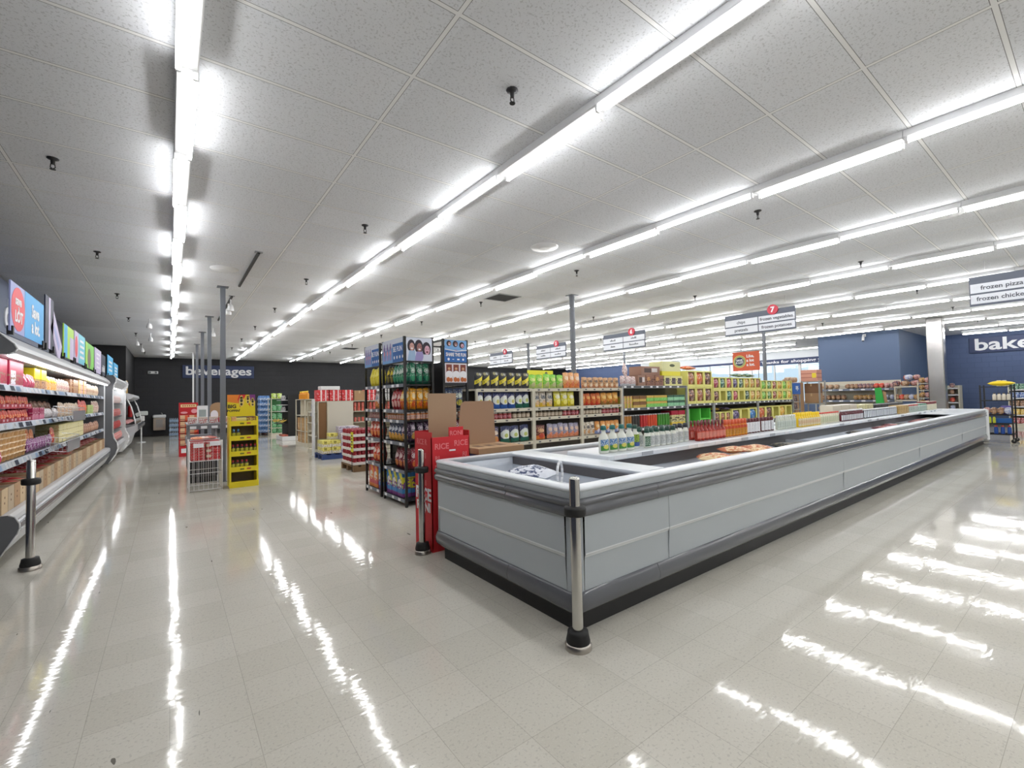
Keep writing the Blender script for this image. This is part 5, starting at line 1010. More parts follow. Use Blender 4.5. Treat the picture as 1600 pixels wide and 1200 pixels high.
cases(14.02,16.16,1.18,.3,['lime','leaf','rust','honey','lime','honey'],'lower row',T1+', right'); cases(14.02,16.16,1.485,.3,['lime','leaf','rust','honey','lime','honey'],'upper row',T1+', right')
gp_ = thing('green_display_frame', 'bright green empty display frame on the lower shelf of the treat gondola', 'display', (10.69,GF+.2,.633))
GN = mat('frame_green', (96,206,80), .5); b = MB()
for x0 in (-.5,.0,.46): b.box((x0,-.16,0), (x0+.04,.16,.42), GN)
b.box((-.5,-.16,0), (.5,.16,.02), GN); b.box((.04,-.16,.14), (.46,.16,.17), GN); b.box((-.46,.14,.02), (.46,.16,.40), mat('frame_inside', (120,130,104), .6)); b.obj('frame', gp_)
cases(11.36,12.2,.63,.3,['brown','tan','tan'],'bottom shelf','of the middle treat bay'); cases(12.25,13.7,.63,.36,['violet',None,'blue'],'bottom shelf','of the central treat bay'); cases(13.8,16.1,.63,.38,['orange','brown',None,'honey',None],'bottom shelf','of the far treat bay')
for i, (x, z, m, w) in enumerate(((10.5,2.01,'orange','left'),(13.1,1.86,'forest','middle'),(13.6,1.86,'pine','right'))):
    o = inst(bag(PC[m], .34, .42, .1), 'treat_bag', f"{'orange' if m == 'orange' else 'green'} pouch lying on top of the treat boxes, {w} one", 'bag', (x,6.28,z+.06), 0, SG); o.rotation_euler = (-PI/2+.1,0,.2)
for (x, y, z, m, w) in ((11.75,6.5,.94,'honey','yellow'),(12.2,6.45,.94,'violet','purple')):
    o = inst(bag(PC[m], .26, .3, .08), 'treat_bag', f"{w} pouch lying on the lower cases of the middle treat bay", 'bag', (x,y-.15,z+.06), 0, SG); o.rotation_euler = (-PI/2+.1,0,.4)
lk = thing('gondola_sign', 'orange square sign reading Like, a lot a lot. above the treat boxes', 'sign', (14,6.68,1.2))
OR_ = mat('sign_orange', (206,92,58), .5)
MB().box((-.008,-.4,.90), (.008,.4,1.48), OR_).obj('panel', lk); b = MB(); b.bar((.0,-.36,0), (0,-.36,.9), .012, GREY); b.obj('post', lk)
for r_, m, e in ((.19,mat('logo_yellow', (226,206,90), .5),1), (.172,mat('logo_teal', (70,130,110), .5),2), (.15,mat('logo_cream', (226,214,120), .5),3), (.135,mat('logo_navy', (36,48,84), .5),4)): b = MB(); b.prism([(p[0]+.19,p[1]+1.19) for p in ell(0,0,r_,r_,24)], 'X', -.008-.0012*e, -.008, m); b.obj('logo_ring', lk)
text('lettering', 'SAVE', .085, PAPER, (-.014,.19,1.225), '-X', lk, .001, .04); text('lettering', 'A LOT', .08, PAPER, (-.014,.19,1.15), '-X', lk, .001, .04)
for i, s_ in enumerate(('Like,','a lot','a lot.')): text('lettering', s_, .12, PAPER, (-.0095,-.02,1.34-.13*i), '-X', lk, .001, .035, 'LEFT')
yl = thing('yellow_placard', 'bright yellow placard with a grey emblem standing beyond the copper bags', 'sign', (8.0,9.3,1.4))
MB().box((-.45,-.01,.2), (.45,.01,.75), mat('placard_yellow', (226,224,50), .5)).obj('panel', yl); flat(yl, 'emblem', [ell(.2,.5,.13,.16), ell(.2,.66,.05,.06)], mat('emblem_grey', (110,116,80), .6), -.0105); MB().box((-.02,-.02,-1.4), (.02,.02,.2), GREY).obj('post', yl)
# ================================================================ promotional displays along the left aisle
YD = mat('display_yellow', (226,206,30), .5); YD2 = mat('display_grey_inside', (128,118,110), .6)
yd = thing('yellow_display', 'tall yellow cardboard bottle display with BIG POPPIN header beside the grey pole', 'display', (1.02,9.2,0))
W, D = .43, .36; b = MB(); b.box((-W/2,-D/2,0), (W/2,D/2,.05), YD)
for s in (-1,1): b.box((s*W/2,-D/2,.05), (s*(W/2-.025),D/2,1.2), YD)
b.obj('side_walls', yd); MB().box((-W/2+.025,D/2-.008,.05), (W/2-.025,D/2,1.2), YD2).obj('back_wall', yd)
LZ = [.05,.30,.565,.83,1.08]
for z in LZ:
    sh = MB().box((-W/2+.025,-D/2+.01,z-.004), (W/2-.025,D/2-.008,z+.008), YD).obj('shelf', yd)
    lip = MB().box((-W/2+.004,-D/2-.004,z-.035), (W/2-.004,-D/2+.006,z+.05), YD).obj('shelf_lip', yd)
    MB().box((-.06,-D/2-.0052,z-.004), (0,-D/2-.004,z+.018), mat('lip_print', (90,100,30), .5)).obj('print', lip); MB().box((.04,-D/2-.0052,z-.002), (.1,-D/2-.004,z+.02), mat('lip_red', (186,60,50), .5)).obj('print', lip)
MB().box((-W/2-.004,-D/2-.006,0), (W/2+.004,-D/2+.004,.10), YD).obj('plinth_lip', yd)
hd = MB().box((-W/2,D/2-.012,1.2), (W/2,D/2,1.585), YD).obj('header', yd); hy = D/2-.013
flat(hd, 'header_art', [[(-.215,1.46),(-.04,1.43),(-.02,1.35),(.0,1.585),(-.215,1.585)]], mat('art_orange', (226,130,40), .5), hy); flat(hd, 'header_art', [[(-.02,1.36),(.07,1.585),(-.03,1.585),(-.06,1.5)],[(.09,1.585),(.14,1.36),(.06,1.5)]], mat('art_red', (206,40,40), .5), hy-.0006); flat(hd, 'header_art', [[(.12,1.585),(.215,1.585),(.215,1.47),(.15,1.42)]], mat('art_violet', (120,50,120), .5), hy-.0006)
for i, (cx, cz, s) in enumerate(((-.0,1.46,1.),(.1,1.49,.8),(.175,1.44,.8))):
    flat(hd, 'bottle_art', [ell(cx,cz,.04*s,.09*s), ell(cx,cz+.08*s,.022*s,.03*s)], mat('art_cream', (226,200,110), .5), hy-.0012); flat(hd, 'bottle_mark', [ell(cx,cz+.02,.022*s,.03*s,10), ell(cx,cz-.045*s,.018*s,.024*s,10)], mat('art_black', (44,40,30), .5), hy-.0018)
text('lettering', 'BIG', .085, mat('art_black', (44,40,30)), (-.145,hy-.001,1.375), '-Y', yd, .001, .04); text('lettering', "POPPIN'", .055, mat('art_black', (44,40,30)), (-.12,hy-.001,1.3), '-Y', yd, .001, .03)
capw = M('cap_pale', (222,190,196)); drk = M('drink_dark', (60,44,40), .25); lblY = printed('drink_label', (206,206,60), [('blob',7,.54,0,1,(70,40,40))]); lblR = printed('drink_label_r', (190,60,40), [('blob',7,.54,0,1,(226,206,70))])
P_dr = bottle(drk, M('cap_crimson', (176,40,56)), lblY, .062, .062, .15, .5, .6, .2, (.05,.6)); P_dr2 = bottle(M('drink_blue', (40,50,80), .25), M('cap_skyblue', (90,150,206)), lblY, .062, .062, .15, .5, .6, .2, (.05,.6))
def dz_(n, x0, z, proto, desc, place):
    row('X', x0, x0+.066*n, n, 9.2-D/2+.02, z, 0, proto, (.062,.062,.15), 'drink_bottle', 'bottle', desc, place, 'the left', 'bottles in the yellow display', 1, .002)
dz_(2, .84, .838, P_dr2, 'drink bottle with blue cap', 'second shelf of yellow display'); dz_(6, .83, .573, P_dr, 'drink bottle with red cap', 'third shelf of yellow display'); dz_(4, .83, .308, P_dr, 'drink bottle with red cap', 'fourth shelf of yellow display')
inst(carton(printed('peach_pack', (222,160,130), [('blob',6,.5,0,1,(226,196,130))]), .07,.1,.11), 'snack_carton', 'small peach carton at the left of the yellow display top tray', 'box', (.88,9.14,1.09))
inst(carton(printed('dark_price_pack', (120,56,36), [('print',6,.5,.1,.9,(236,220,110))]), .13,.1,.1), 'snack_carton', 'small dark printed carton at the right of the yellow display top tray', 'box', (1.14,9.14,1.09))
inst(carton(printed('cream_flat_pack', (226,216,140), [('h',.5,.55,(190,160,60))]), .16,.14,.09), 'snack_carton', 'flat cream carton in the middle of the yellow display top tray', 'box', (.99,9.17,1.09))
# white wire bin of red boxes
WW = mat('white_wire', (226,224,226), .35); bn = thing('wire_bin', 'white wire dump bin filled with flat red cartons in the left aisle', 'bin', (.475,9.3,0)); b = MB(); w2, d2 = .225, .29
for sx in (-1,1):
    for sy in (-1,1): b.bar((sx*w2,sy*d2,0), (sx*w2,sy*d2,.83), .009, WW, 8)
b.obj('corner_rods', bn); b = MB()
for z in (.03,.30,.5,.81):
    for sy in (-1,1): b.bar((-w2,sy*d2,z), (w2,sy*d2,z), .005, WW, 6)
    for sx in (-1,1): b.bar((sx*w2,-d2,z), (sx*w2,d2,z), .005, WW, 6)
b.obj('hoops', bn); b = MB()
for i in range(8):
    for sy in (-1,1): x = -w2+2*w2*i/7; b.bar((x,sy*d2,.03), (x,sy*d2,.81), .0032, WW, 5)
    for sx in (-1,1): y = -d2+2*d2*i/7; b.bar((sx*w2,y,.03), (sx*w2,y,.81), .0032, WW, 5)
b.obj('wires', bn); MB().box((-w2+.006,-d2+.006,.492), (w2-.006,d2-.006,.5), WW).obj('floor_tray', bn)
MB().box((-.17,-d2-.008,.72), (-.03,-d2-.005,.79), PAPER).obj('price_card', bn); MB().box((.05,-d2-.008,.74), (.21,-d2-.005,.81), PAPER).obj('price_card', bn)
redc = [carton(printed('red_flat%d' % i, (190,30,40), [('rect',.0,.35,.0,1,(226,206,180)) if i else ('h',.0,.12,(226,190,180)),('print',7,.58,.2,.8,(226,200,190))]), .2,.5,.042) for i in range(2)]
for s_ in range(2):
    for k in range(7):
        inst(redc[s_ if k % 2 else 0], 'flat_carton', f"flat red carton, {ORD[k+1]} from the bottom of the {'left' if s_ == 0 else 'right'} stack in the wire bin", 'box', (.37+.21*s_,9.3,.5025+.044*k), 0, 'red cartons in the wire bin')
for k in range(3): inst(pack(printed('loose_snack%d' % k, ((226,150,100),(226,206,196),(206,120,110))[k], [('blob',6,.54,0,1,(190,90,60))]), .18,.2,.05), 'snack_pack', f"loose {('orange','white','pink')[k]} snack pack on top of the stacks in the wire bin", 'pack', (.36+.12*k,9.2+.06*k,.85), 0).rotation_euler = (-PI/2+.1, 0, .3*k)
# open promotional cooler behind the wire bin
pc = thing('promo_cooler', 'grey open-top promotional cooler with a dark base behind the white wire bin', 'fridge', (.50,11.0,0)); PG = mat('cooler_grey', (150,150,156), .4)
MB().box((-.2,-.9,.0), (.2,.9,.1), BLACK).obj('plinth', pc); MB().box((-.22,-.93,.1), (.22,.93,.62), mat('cooler_dark', (60,60,64), .5), .02).obj('tank', pc); b = MB()
for p, q in (((-.24,-.95),(-.19,.95)),((.19,-.95),(.24,.95)),((-.19,-.95),(.19,-.89)),((-.19,.89),(.19,.95))): b.box((*p,.62), (*q,.78), PG, .01)
b.obj('rim', pc); b = MB(); b.box((-.235,-.5,.78), (-.195,-.44,1.04), PG); b.box((.195,-.5,.78), (.235,-.44,1.04), PG); b.box((-.235,.3,.78), (-.195,.36,1.04), PG); b.box((.195,.3,.78), (.235,.36,1.04), PG); b.obj('shelf_legs', pc); sh = MB().box((-.25,-.56,1.03), (.45,.6,1.06), PG, .008).obj('upper_shelf', pc); MB().box((-.24,-.566,.95), (.44,-.556,1.03), mat('rail_smoke', (110,112,118), .4)).obj('price_rail', sh)
for i in range(4): MB().box((-.2+.17*i,-.569,.965), (-.1+.17*i,-.566,1.015), PAPER).obj('price_tag', sh)
for i in range(4): inst(carton(printed('white_red_box', (222,216,212), [('blob',6,.54,0,1,(176,50,60)),('h',.7,1,(206,190,180))]), .14,.2,.12), 'cooler_carton', f"white and red carton on the grey cooler shelf, {ORD[i+1]} from the left", 'box', (.34+.17*i,10.58,1.063), 0, 'cartons on the cooler shelf')
for i in range(5): inst(pack(printed('cold_pack', (206,196,196), [('blob',6,.54,0,1,(190,70,60))]), .16,.22,.06), 'cold_pack', f"wrapped pack lying in the grey cooler, {ORD[i+1]} from the near end", 'pack', (.46+.06*(i % 2),10.15+.16*i,.66), 0, 'packs in the cooler').rotation_euler = (-PI/2,0,.4*i)
es = thing('sign_holder', 'white framed sign holder on the grey cooler shelf', 'sign', (.52,10.95,1.06)); MB().box((-.09,-.006,0), (.09,.006,.34), PAPER).obj('sheet', es); flat(es, 'print', [rct(-.06,.06,.08,.26)], mat('sheet_grey', (160,170,168), .6), -.0065); MB().box((-.06,-.04,0), (.06,.04,.012), WHITE).obj('foot', es)
cb = thing('rounded_card', 'brown rounded cardboard header with a white oval on the grey cooler shelf', 'display', (.80,11.2,1.06)); b = MB(); b.prism([(-.14,0),(.14,0),(.14,.3)]+[(.14*math.cos(a*PI/8),.3+.1*math.sin(a*PI/8)) for a in range(1,8)]+[(-.14,.3)], 'Y', -.004, .004, KRAFT); b.obj('card', cb)
b = MB(); b.prism([(-.13,0),(.0,0),(.0,.16)]+[(-.065+.065*math.cos(a*PI/8),.16+.08*math.sin(a*PI/8)) for a in range(1,8)]+[(-.13,.16)], 'Y', -.02, -.014, PAPER); b.obj('white_card', cb); MB().box((-.13,-.12,0), (.12,-.03,.09), mat('crimson_tray', (176,24,44), .5)).obj('tray', cb)
# red floor display
rd = thing('red_display', 'tall red cardboard display with a cream banner beyond the wire bin', 'display', (.42,15.55,0)); RDM = mat('display_red', (186,24,34), .5)
b = MB(); b.box((-.22,-.15,0), (.22,.15,.30), RDM); b.box((-.22,.13,.3), (.22,.15,1.16), RDM)
for s in (-1,0,1): b.box((s*.21-.01,-.15,.3), (s*.21+.01,.13,1.14), RDM)
for z in (.3,.47,.64,.81,.98): b.box((-.22,-.15,z-.006), (.22,.13,z), RDM)
b.obj('body', rd); h_ = MB().box((-.22,.12,1.16), (.22,.15,1.48), RDM).obj('header', rd); flat(h_, 'banner', [rct(-.18,.18,1.35,1.43)], mat('banner_cream', (226,206,150), .5), .1195); flat(h_, 'banner_marks', [rct(-.14+.05*i,-.11+.05*i,1.375,1.405) for i in range(6)], RDM, .1189); flat(h_, 'banner_art', [ell(.13,1.24,.07,.06), ell(-.1,1.2,.08,.03)], mat('banner_pink', (226,160,170), .5), .1195)
MB().box((-.17,-.152,.1), (-.05,-.15,.22), PAPER).obj('price_card', rd)
pk = carton(printed('cream_orange_box', (226,190,150), [('h',.2,.3,(120,60,50)),('rect',.6,1,0,1,(220,100,60))]), .185,.2,.145)
for c in range(2):
    for k in range(5): inst(pk, 'cookie_box', f"cream and orange box in the red display, {ORD[k+1]} from the bottom, {'left' if c == 0 else 'right'} column", 'box', (.315+.21*c,15.53,.3025+.17*k), 0, 'boxes in the red display')
# bottled water
film = mat('water_film', (170,196,226), .2, trans=.3); wb = mat('water_bottle', (196,214,232), .15, trans=.5); wb2 = mat('water_blue', (110,150,206), .25); wlb = printed('water_blue_film', (130,166,214), [('blob',5,.52,0,1,(226,232,240)),('blob',8,.6,0,1,(60,96,170))])
mp1 = multipack(film, wb, 5, 4, .033, .2); mp2 = multipack(wlb, wb2, 6, 4, .034, .23)
for l in range(4):
    for j in range(1): inst(mp1, 'water_pack', f"clear shrink-wrapped water pack against the dark back wall, {ORD[l+1]} layer from the floor", 'water', (.14,25.8,.003+.206*l), 0, 'water packs by the back wall')
pl = thing('black_pallet', 'low dark red pallet under the tall blue water stack', 'pallet', (3.35,22.9,0)); b = MB()
for i in range(4): b.box((-.3,-.4+.22*i,.09), (.3,-.26+.22*i,.11), mat('pallet_maroon', (60,26,30), .7))
for i in range(3): b.box((-.3+.26*i,-.4,0), (-.22+.26*i,.4,.09), mat('pallet_maroon', (60,26,30), .7))
b.obj('deck_and_runners', pl)
for l in range(7): inst(mp2, 'water_pack', f"blue wrapped water pack in the front stack by the aisle end, {ORD[l+1]} layer up", 'water', (3.34+random.uniform(-.01,.01),22.7,.112+.234*l), 0, 'blue water packs')
for l in range(7): inst(mp2, 'water_pack', f"blue wrapped water pack in the rear stack by the aisle end, {ORD[l+1]} layer up", 'water', (3.36,23.1,.112+.234*l), 0, 'blue water packs')
# gondola ends down the aisle
def ghost(name, x0, x1, y0, y1, h, label, panel, zs=(.35,.7,1.05)):
    t_ = thing(name, label, 'shelf', ((x0+x1)/2,(y0+y1)/2,0)); w = (x1-x0)/2; d = (y1-y0)/2
    MB().box((-w,-d,0), (w,d,.12), GB_).obj('base_deck', t_); MB().box((-w+.02,-.02,.12), (w-.02,.02,h), panel).obj('spine_panel', t_)
    for sx in (-1,1):
        for sy in (-1,1): MB().box((sx*w,sy*d,.12), (sx*(w-.03),sy*(d-.03),h), GB_).obj('upright', t_)
    for z in zs: MB().box((-w,-d,z-.02), (w,d,z), GB_).obj('shelf', t_)
    MB().box((-w,-d,h-.02), (w,d,h), GB_).obj('top_shelf', t_); return t_
DWD = mat('brown_panel', (128,92,56), .6)
ghost('shelf_unit', 3.44, 3.9, 21.6, 22.4, 1.6, 'beige shelf unit with green snack bags near the dark back wall', mat('green_panel', (60,120,70), .6))
gsnack = pack(printed('green_snack', (60,150,90), [('blob',6,.54,0,1,(140,200,150)),('blob',9,.62,0,1,(226,230,220))]), .2,.26,.08); ysn = pack(printed('lime_snack', (176,206,60), [('blob',6,.55,0,1,(226,230,206))]), .2,.22,.08)
for k, z in enumerate((.12,.35,.7,1.05,1.6)):
    for i in range(2): inst(ysn if k == 4 else gsnack, 'snack_bag', f"{'lime' if k == 4 else 'green'} snack bag facing the aisle, {('base','second level','third level','fourth level','top')[k]} of the green shelf unit, {ORD[i+1]} one", 'bag', (3.56+.22*i,21.7,z+.003), 0, 'bags on the green shelf unit')
bf = thing('banana_stand', 'black and white tiered stand holding bananas before the dark back wall', 'stand', (3.58,19.15,0))
MB().box((-.26,-.62,0), (.4,.62,.16), WHITE, .01).obj('base', bf); MB().box((-.05,-.6,.16), (.4,.6,1.7), BLACK).obj('tower', bf)
for z, w_ in ((.62,.3),(1.08,.2),(1.32,.22),(1.5,.2)): MB().box((-.05-w_,-.5,z), (-.05,.5,z+.02), WHITE if z > 1 else BLACK).obj('tier', bf)
BAN = mat('banana_yellow', (222,190,80), .5)
def banana():
    b = MB(); pts = [(.0,0,.0),(.03,0,.05),(.035,0,.1),(.02,0,.15),(0,0,.18)]; rs = [.008,.018,.02,.016,.006]; n = 7; vs = []
    for p, r in zip(pts, rs): vs += [(p[0]+r*math.cos(2*PI*i/n), r*math.sin(2*PI*i/n), p[2]) for i in range(n)]
    b.add(vs, [(k*n+i,k*n+(i+1)%n,k*n+n+(i+1)%n,k*n+n+i) for k in range(4) for i in range(n)]+[tuple(range(n-1,-1,-1)),tuple(range(4*n,5*n))], BAN, True); return [('banana', b.mesh('banana'))]
bp_ = banana()
for i in range(12): o = inst(bp_, 'banana', f"yellow banana on the black tiered stand, {ORD[i+1]} in the row", 'banana', (3.27+.07*(i % 3),18.7+.08*i,.70+.025*(i % 3)), 0, 'bananas on the stand'); o.rotation_euler = (.5, 1.2, .3*i)
for i in range(6): inst(pack(printed('grey_pack', (196,196,200), [('blob',6,.55,0,1,(130,120,120))]), .2,.16,.1), 'snack_pack', f"grey wrapped pack on the upper tiers of the banana stand, {ORD[i+1]} one", 'pack', (3.43,18.72+.2*(i % 3),1.102 if i < 3 else 1.522), -PI/2, 'packs on the banana stand')
for i in range(2): inst(carton(printed('coral_box', (206,110,90), [('print',7,.55,0,1,(110,50,46))]), .3,.2,.06), 'fruit_carton', f"coral flat carton on the white foot of the banana stand, {ORD[i+1]} one", 'box', (3.43,18.75+.34*i,.163), -PI/2, 'cartons on the banana stand')
ghost('shelf_unit', 3.38, 4.2, 15.3, 16.6, 1.52, 'beige gondola end with hanging tools and tall packs past the pallets', mat('beige_panel', (206,198,178), .6), (.5,1.0))
tall = carton(printed('tan_stick', (206,170,120), [('v',.3,.6,(176,90,50)),('blob',5,.6,0,1,(226,206,170))]), .1,.1,.42); orb = bottle(M('orange_soda', (226,150,40), .25), M('cap_yellow', (240,204,20)), None, .09,.09,.26,.4,.6,.14)
for k, z in enumerate((.12,.5)):
    for i in range(6): inst(tall, 'tall_carton', f"tall tan pack, {ORD[i+1]} from the near side, beige gondola end, {'base' if k == 0 else 'middle'} shelf", 'box', (3.46,15.45+.19*i,z+.003), -PI/2, 'packs on the beige gondola end')
for i in range(7): inst(orb, 'soda_bottle', f"orange soda bottle on top of the beige gondola end, {ORD[i+1]} from the near side", 'bottle', (3.5,15.42+.17*i,1.523), 0, 'soda bottles on the gondola end')
for i, (x, z, w_) in enumerate(((3.62,1.28,'top'),(3.6,1.05,'lower left'),(3.74,1.05,'lower right'))):
    g = thing('hook_pack', f"grey blister pack hanging on the near face of the beige gondola end, {w_} one", 'pack', (x,15.285,z)); MB().box((-.06,-.03,-.08), (.06,-.005,.08), mat('blister_grey', (150,150,156), .4), .01).obj('blister', g); b = MB(); b.bar((0,.01,.09), (0,-.05,.09), .004, CHROME); b.obj('hook', g)
ghost('shelf_unit', 3.12, 5.9, 12.7, 13.8, 1.44, 'long beige gondola with blank side panels behind the blue pallet', mat('beige_panel', (206,198,178), .6), (.5,.85,1.15))
bpn = thing('blank_panel', 'tall blank beige panel leaning on the gondola behind the blue pallet', 'panel', (3.71,12.66,0)); MB().box((-.33,-.02,.35), (.33,.0,1.42), mat('blank_beige', (204,198,184), .5), .004).obj('board', bpn); MB().box((-.36,-.03,0), (-.31,.0,1.42), GB_).obj('post', bpn)
br_ = thing('blank_panel', 'brown board in the open end of the gondola beside the blank beige panel', 'panel', (3.24,12.66,0)); MB().box((-.1,-.0,.45), (.1,.02,1.40), DWD).obj('board', br_); MB().box((-.12,-.01,0), (-.1,.02,1.43), GB_).obj('post', br_)
wt = thing('leaning_board', 'tall white board leaning at the end of the gondola behind the blue pallet', 'panel', (3.05,12.75,0)); MB().box((-.04,-.1,0), (.0,.1,1.5), WHITE, .01).obj('board', wt)
redsn = carton(printed('red_white_case', (206,50,56), [('v',.3,.42,(232,220,220)),('v',.7,.8,(232,220,220)),('print',6,.6,.1,.9,(230,200,200))]), .3,.3,.3); wh = carton(printed('white_case', (216,216,216), [('blob',5,.6,0,1,(120,120,126))]), .3,.3,.38); brc = carton(KRAFT, .3,.3,.28, mat('tape_tan', (196,170,130), .4))
for i in range(8): inst((redsn, redsn, redsn, brc, redsn, wh, wh, wh)[i], 'stock_case', f"{('red and white','red and white','red and white','brown','red and white','tall white','tall white','tall white')[i]} case on the long beige gondola, {ORD[i+1]} from the aisle", 'box', (3.3+.33*i,13.0,1.443), 0, 'cases on the long beige gondola')
inst(carton(WHITE, .5,.3,.1), 'stock_case', 'flat white case stacked on the red cases of the long beige gondola', 'box', (3.5,13.0,1.746))
cand = [can(mat('can_red', (196,60,50), .3), printed('can_red_l', (206,70,60), [('print',7,.55,0,1,(226,190,170))]), .04, .12), ]
for k, z in enumerate((.85,1.15)): row('X', 4.08, 5.6, 14, 12.74, z, 0, cand[0], (.08,.08,.12), 'food_can', 'can', 'small red can', ('lower' if k == 0 else 'upper')+' shelf of the beige gondola bay', 'the left', 'cans on the beige gondola', 2 if k else 1, .003)
# pallets
def pallet(x, y, w, d, col, label):
    t_ = thing('pallet', label, 'pallet', (x,y,0)); m = mat('pallet_'+label.split()[0], col, .6)
    for i in range(5): MB().box((-w/2+i*(w-.1)/4,-d/2,.1), (-w/2+.1+i*(w-.1)/4,d/2,.13), m).obj('deck_board', t_)
    for i in range(3): MB().box((-w/2,-d/2+i*(d-.09)/2,.0), (w/2,-d/2+.09+i*(d-.09)/2,.099), m).obj('runner', t_)
pallet(3.45, 12.05+.0, .95, .72, (44,66,120), 'blue plastic pallet of yellow and white snack cases in the aisle')
ycase = carton(printed('yellow_white_case', (224,216,120), [('h',.0,.5,(214,210,206)),('blob',6,.56,.0,1,(190,170,60)),('rect',.2,.5,.55,.9,(150,140,60))]), .22,.22,.16); wcase = carton(printed('lilac_white_case', (214,208,216), [('blob',8,.52,0,1,(130,110,150))]), .22,.22,.16)
for c in range(4):
    for r_ in range(2):
        for l in range((2,2,3,4)[c] if r_ == 0 else (2,3,4,4)[c]):
            yw = c < 2 or (c == 2 and r_ == 0 and l == 3)
            inst(ycase if yw else wcase, 'snack_case', f"{'yellow' if yw else 'lilac'} case on the blue pallet, {ORD[c+1]} column from the left, {('front','back')[r_]} row, {ORD[l+1]} layer", 'box', (3.11+.228*c,11.88+.25*r_,.1325+.163*l), 0, 'cases on the blue pallet')
pallet(3.3, 9.62, .72, .82, (120,92,62), 'wooden pallet under the stack of red soda cases beside the black racks')
rcase = MB(); rcase.box((-.17,-.19,0), (.17,.19,.055), mat('tray_white', (222,216,212), .6), .004)
for i in range(4):
    for j in range(4): rcase.lathe([(.038,.05),(.04,.06),(.04,.125),(.032,.14)], printed('cola_can', (150,22,38), [('blob',5,.6,0,1,(206,120,130))]), 8, (-.126+.084*i,-.135+.09*j))
rc = [('soda_case', rcase.mesh('soda_case'))]
for c in range(2):
    for r_ in range(2):
        for l in range(5): inst(rc, 'soda_case', f"white tray of dark red cans on the wooden pallet, {ORD[l+1]} layer, {('near','far')[r_]} {('left','right')[c]} stack", 'soda', (3.12+.35*c,9.42+.4*r_,.133+.1425*l), 0, 'soda cases on the wooden pallet')
yc = thing('price_card', 'long yellow price card hanging on the red soda cases', 'sign', (2.945,9.3,.4)); MB().box((-.006,-.07,0), (0,.07,.40), mat('card_yellow', (226,220,40), .5)).obj('card', yc)
for i in range(5): MB().box((-.0075,-.035,.07+.06*i), (-.006,.035,.10+.06*i), INK).obj('print', yc)
MB().box((-.012,-.01,-.4), (-.004,.01,.0), BLACK).obj('stick', yc)
# ================================================================ bread shelves and racks at the right
BSX = 20.05
bs = thing('bread_shelving', 'low grey bread shelving along the blue partition', 'shelf', (BSX,5.72,0), -PI/2); BW = 2.5
MB().box((-BW/2,0,0), (BW/2,.55,.14), GGR).obj('base_deck', bs); MB().box((-BW/2,.52,.14), (BW/2,.56,1.78), GB_).obj('back_panel', bs)
for s in (-1,1): MB().box((s*BW/2,-.01,0), (s*(BW/2-.04),.03,1.5), GGR).obj('upright', bs)
for z in (.66,1.08,1.49):
    sh = MB().box((-BW/2+.04,0,z-.02), (BW/2-.04,.52,z), GGR).obj('shelf', bs); MB().box((-BW/2+.04,-.015,z-.07), (BW/2-.04,0,z+.004), mat('rail_steelblue', (110,120,140), .4)).obj('price_rail', sh)
    for i in range(7): MB().box((-BW/2+.12+.34*i,-.0165,z-.055), (-BW/2+.24+.34*i,-.015,z-.01), PAPER).obj('price_tag', sh)
def loaf(m, w=.14, h=.19, d=.3):
    b = MB(); N = 10; prof = []
    for i in range(N): a = 2*PI*i/N; prof.append((w/2*math.cos(a)*(1.08 if math.sin(a) > 0 else 1), h/2+h/2*(math.sin(a) if math.sin(a) < 0 else math.sin(a)**.8)))
    vs = []; fr = [(-d/2,.35),(-d/2+.02,.9),(0,1.),(d/2-.05,.95),(d/2-.01,.3),(d/2+.05,.12)]
    for y, s in fr: vs += [(x*s, y, h/2+(z-h/2)*s) for x, z in prof]
    b.add(vs, [(k*N+i,k*N+(i+1)%N,k*N+N+(i+1)%N,k*N+N+i) for k in range(len(fr)-1) for i in range(N)]+[tuple(range(N-1,-1,-1)), tuple(range((len(fr)-1)*N,len(fr)*N))], m, True)
    return [('bread_loaf', b.mesh('bread_loaf'))]
def lm(n, c, c2): return loaf(printed('loaf_'+n, c, [('blob',6,.54,0,1,c2),('blob',10,.64,0,1,(230,226,220))]))
LF = dict(tan=lm('tan',(190,160,130),(150,110,80)), plum=lm('plum',(90,70,90),(190,140,120)), red=lm('red',(206,60,44),(226,120,90)), pink=lm('pink',(206,160,156),(150,90,90)), brown=lm('brown',(130,96,76),(190,150,110)), white=lm('white',(214,214,222),(130,150,206)), gold=lm('gold',(200,160,96),(120,80,60)))
def br(y0, y1, n, k, z, pl): 
    for i in range(n):
        y = y1-(y1-y0)*(i+.5)/n; c = nth(k, pl); inst(LF[k], 'bread_loaf', f"{k} bread loaf in its wrapper, {ORD[c]} of its kind from the left, {pl}", 'bread', (BSX+.2,y,z+.003), -PI/2, 'bread on the bread shelving')
p = 'top bread shelf'; br(6.2,6.95,4,'tan',1.49,p); br(5.6,6.0,3,'brown',1.49,p); br(5.15,5.6,4,'plum',1.49,p); br(4.85,5.15,2,'red',1.49,p); br(4.52,4.85,2,'pink',1.49,p)
p = 'second bread shelf'; br(6.0,6.95,6,'brown',1.08,p); br(5.2,5.75,4,'gold',1.08,p); br(4.9,5.2,2,'brown',1.08,p); br(4.55,4.88,2,'white',1.08,p)
p = 'third bread shelf'; br(6.3,6.9,4,'gold',.66,p); br(5.4,6.0,4,'white',.66,p); br(4.7,5.2,3,'pink',.66,p)
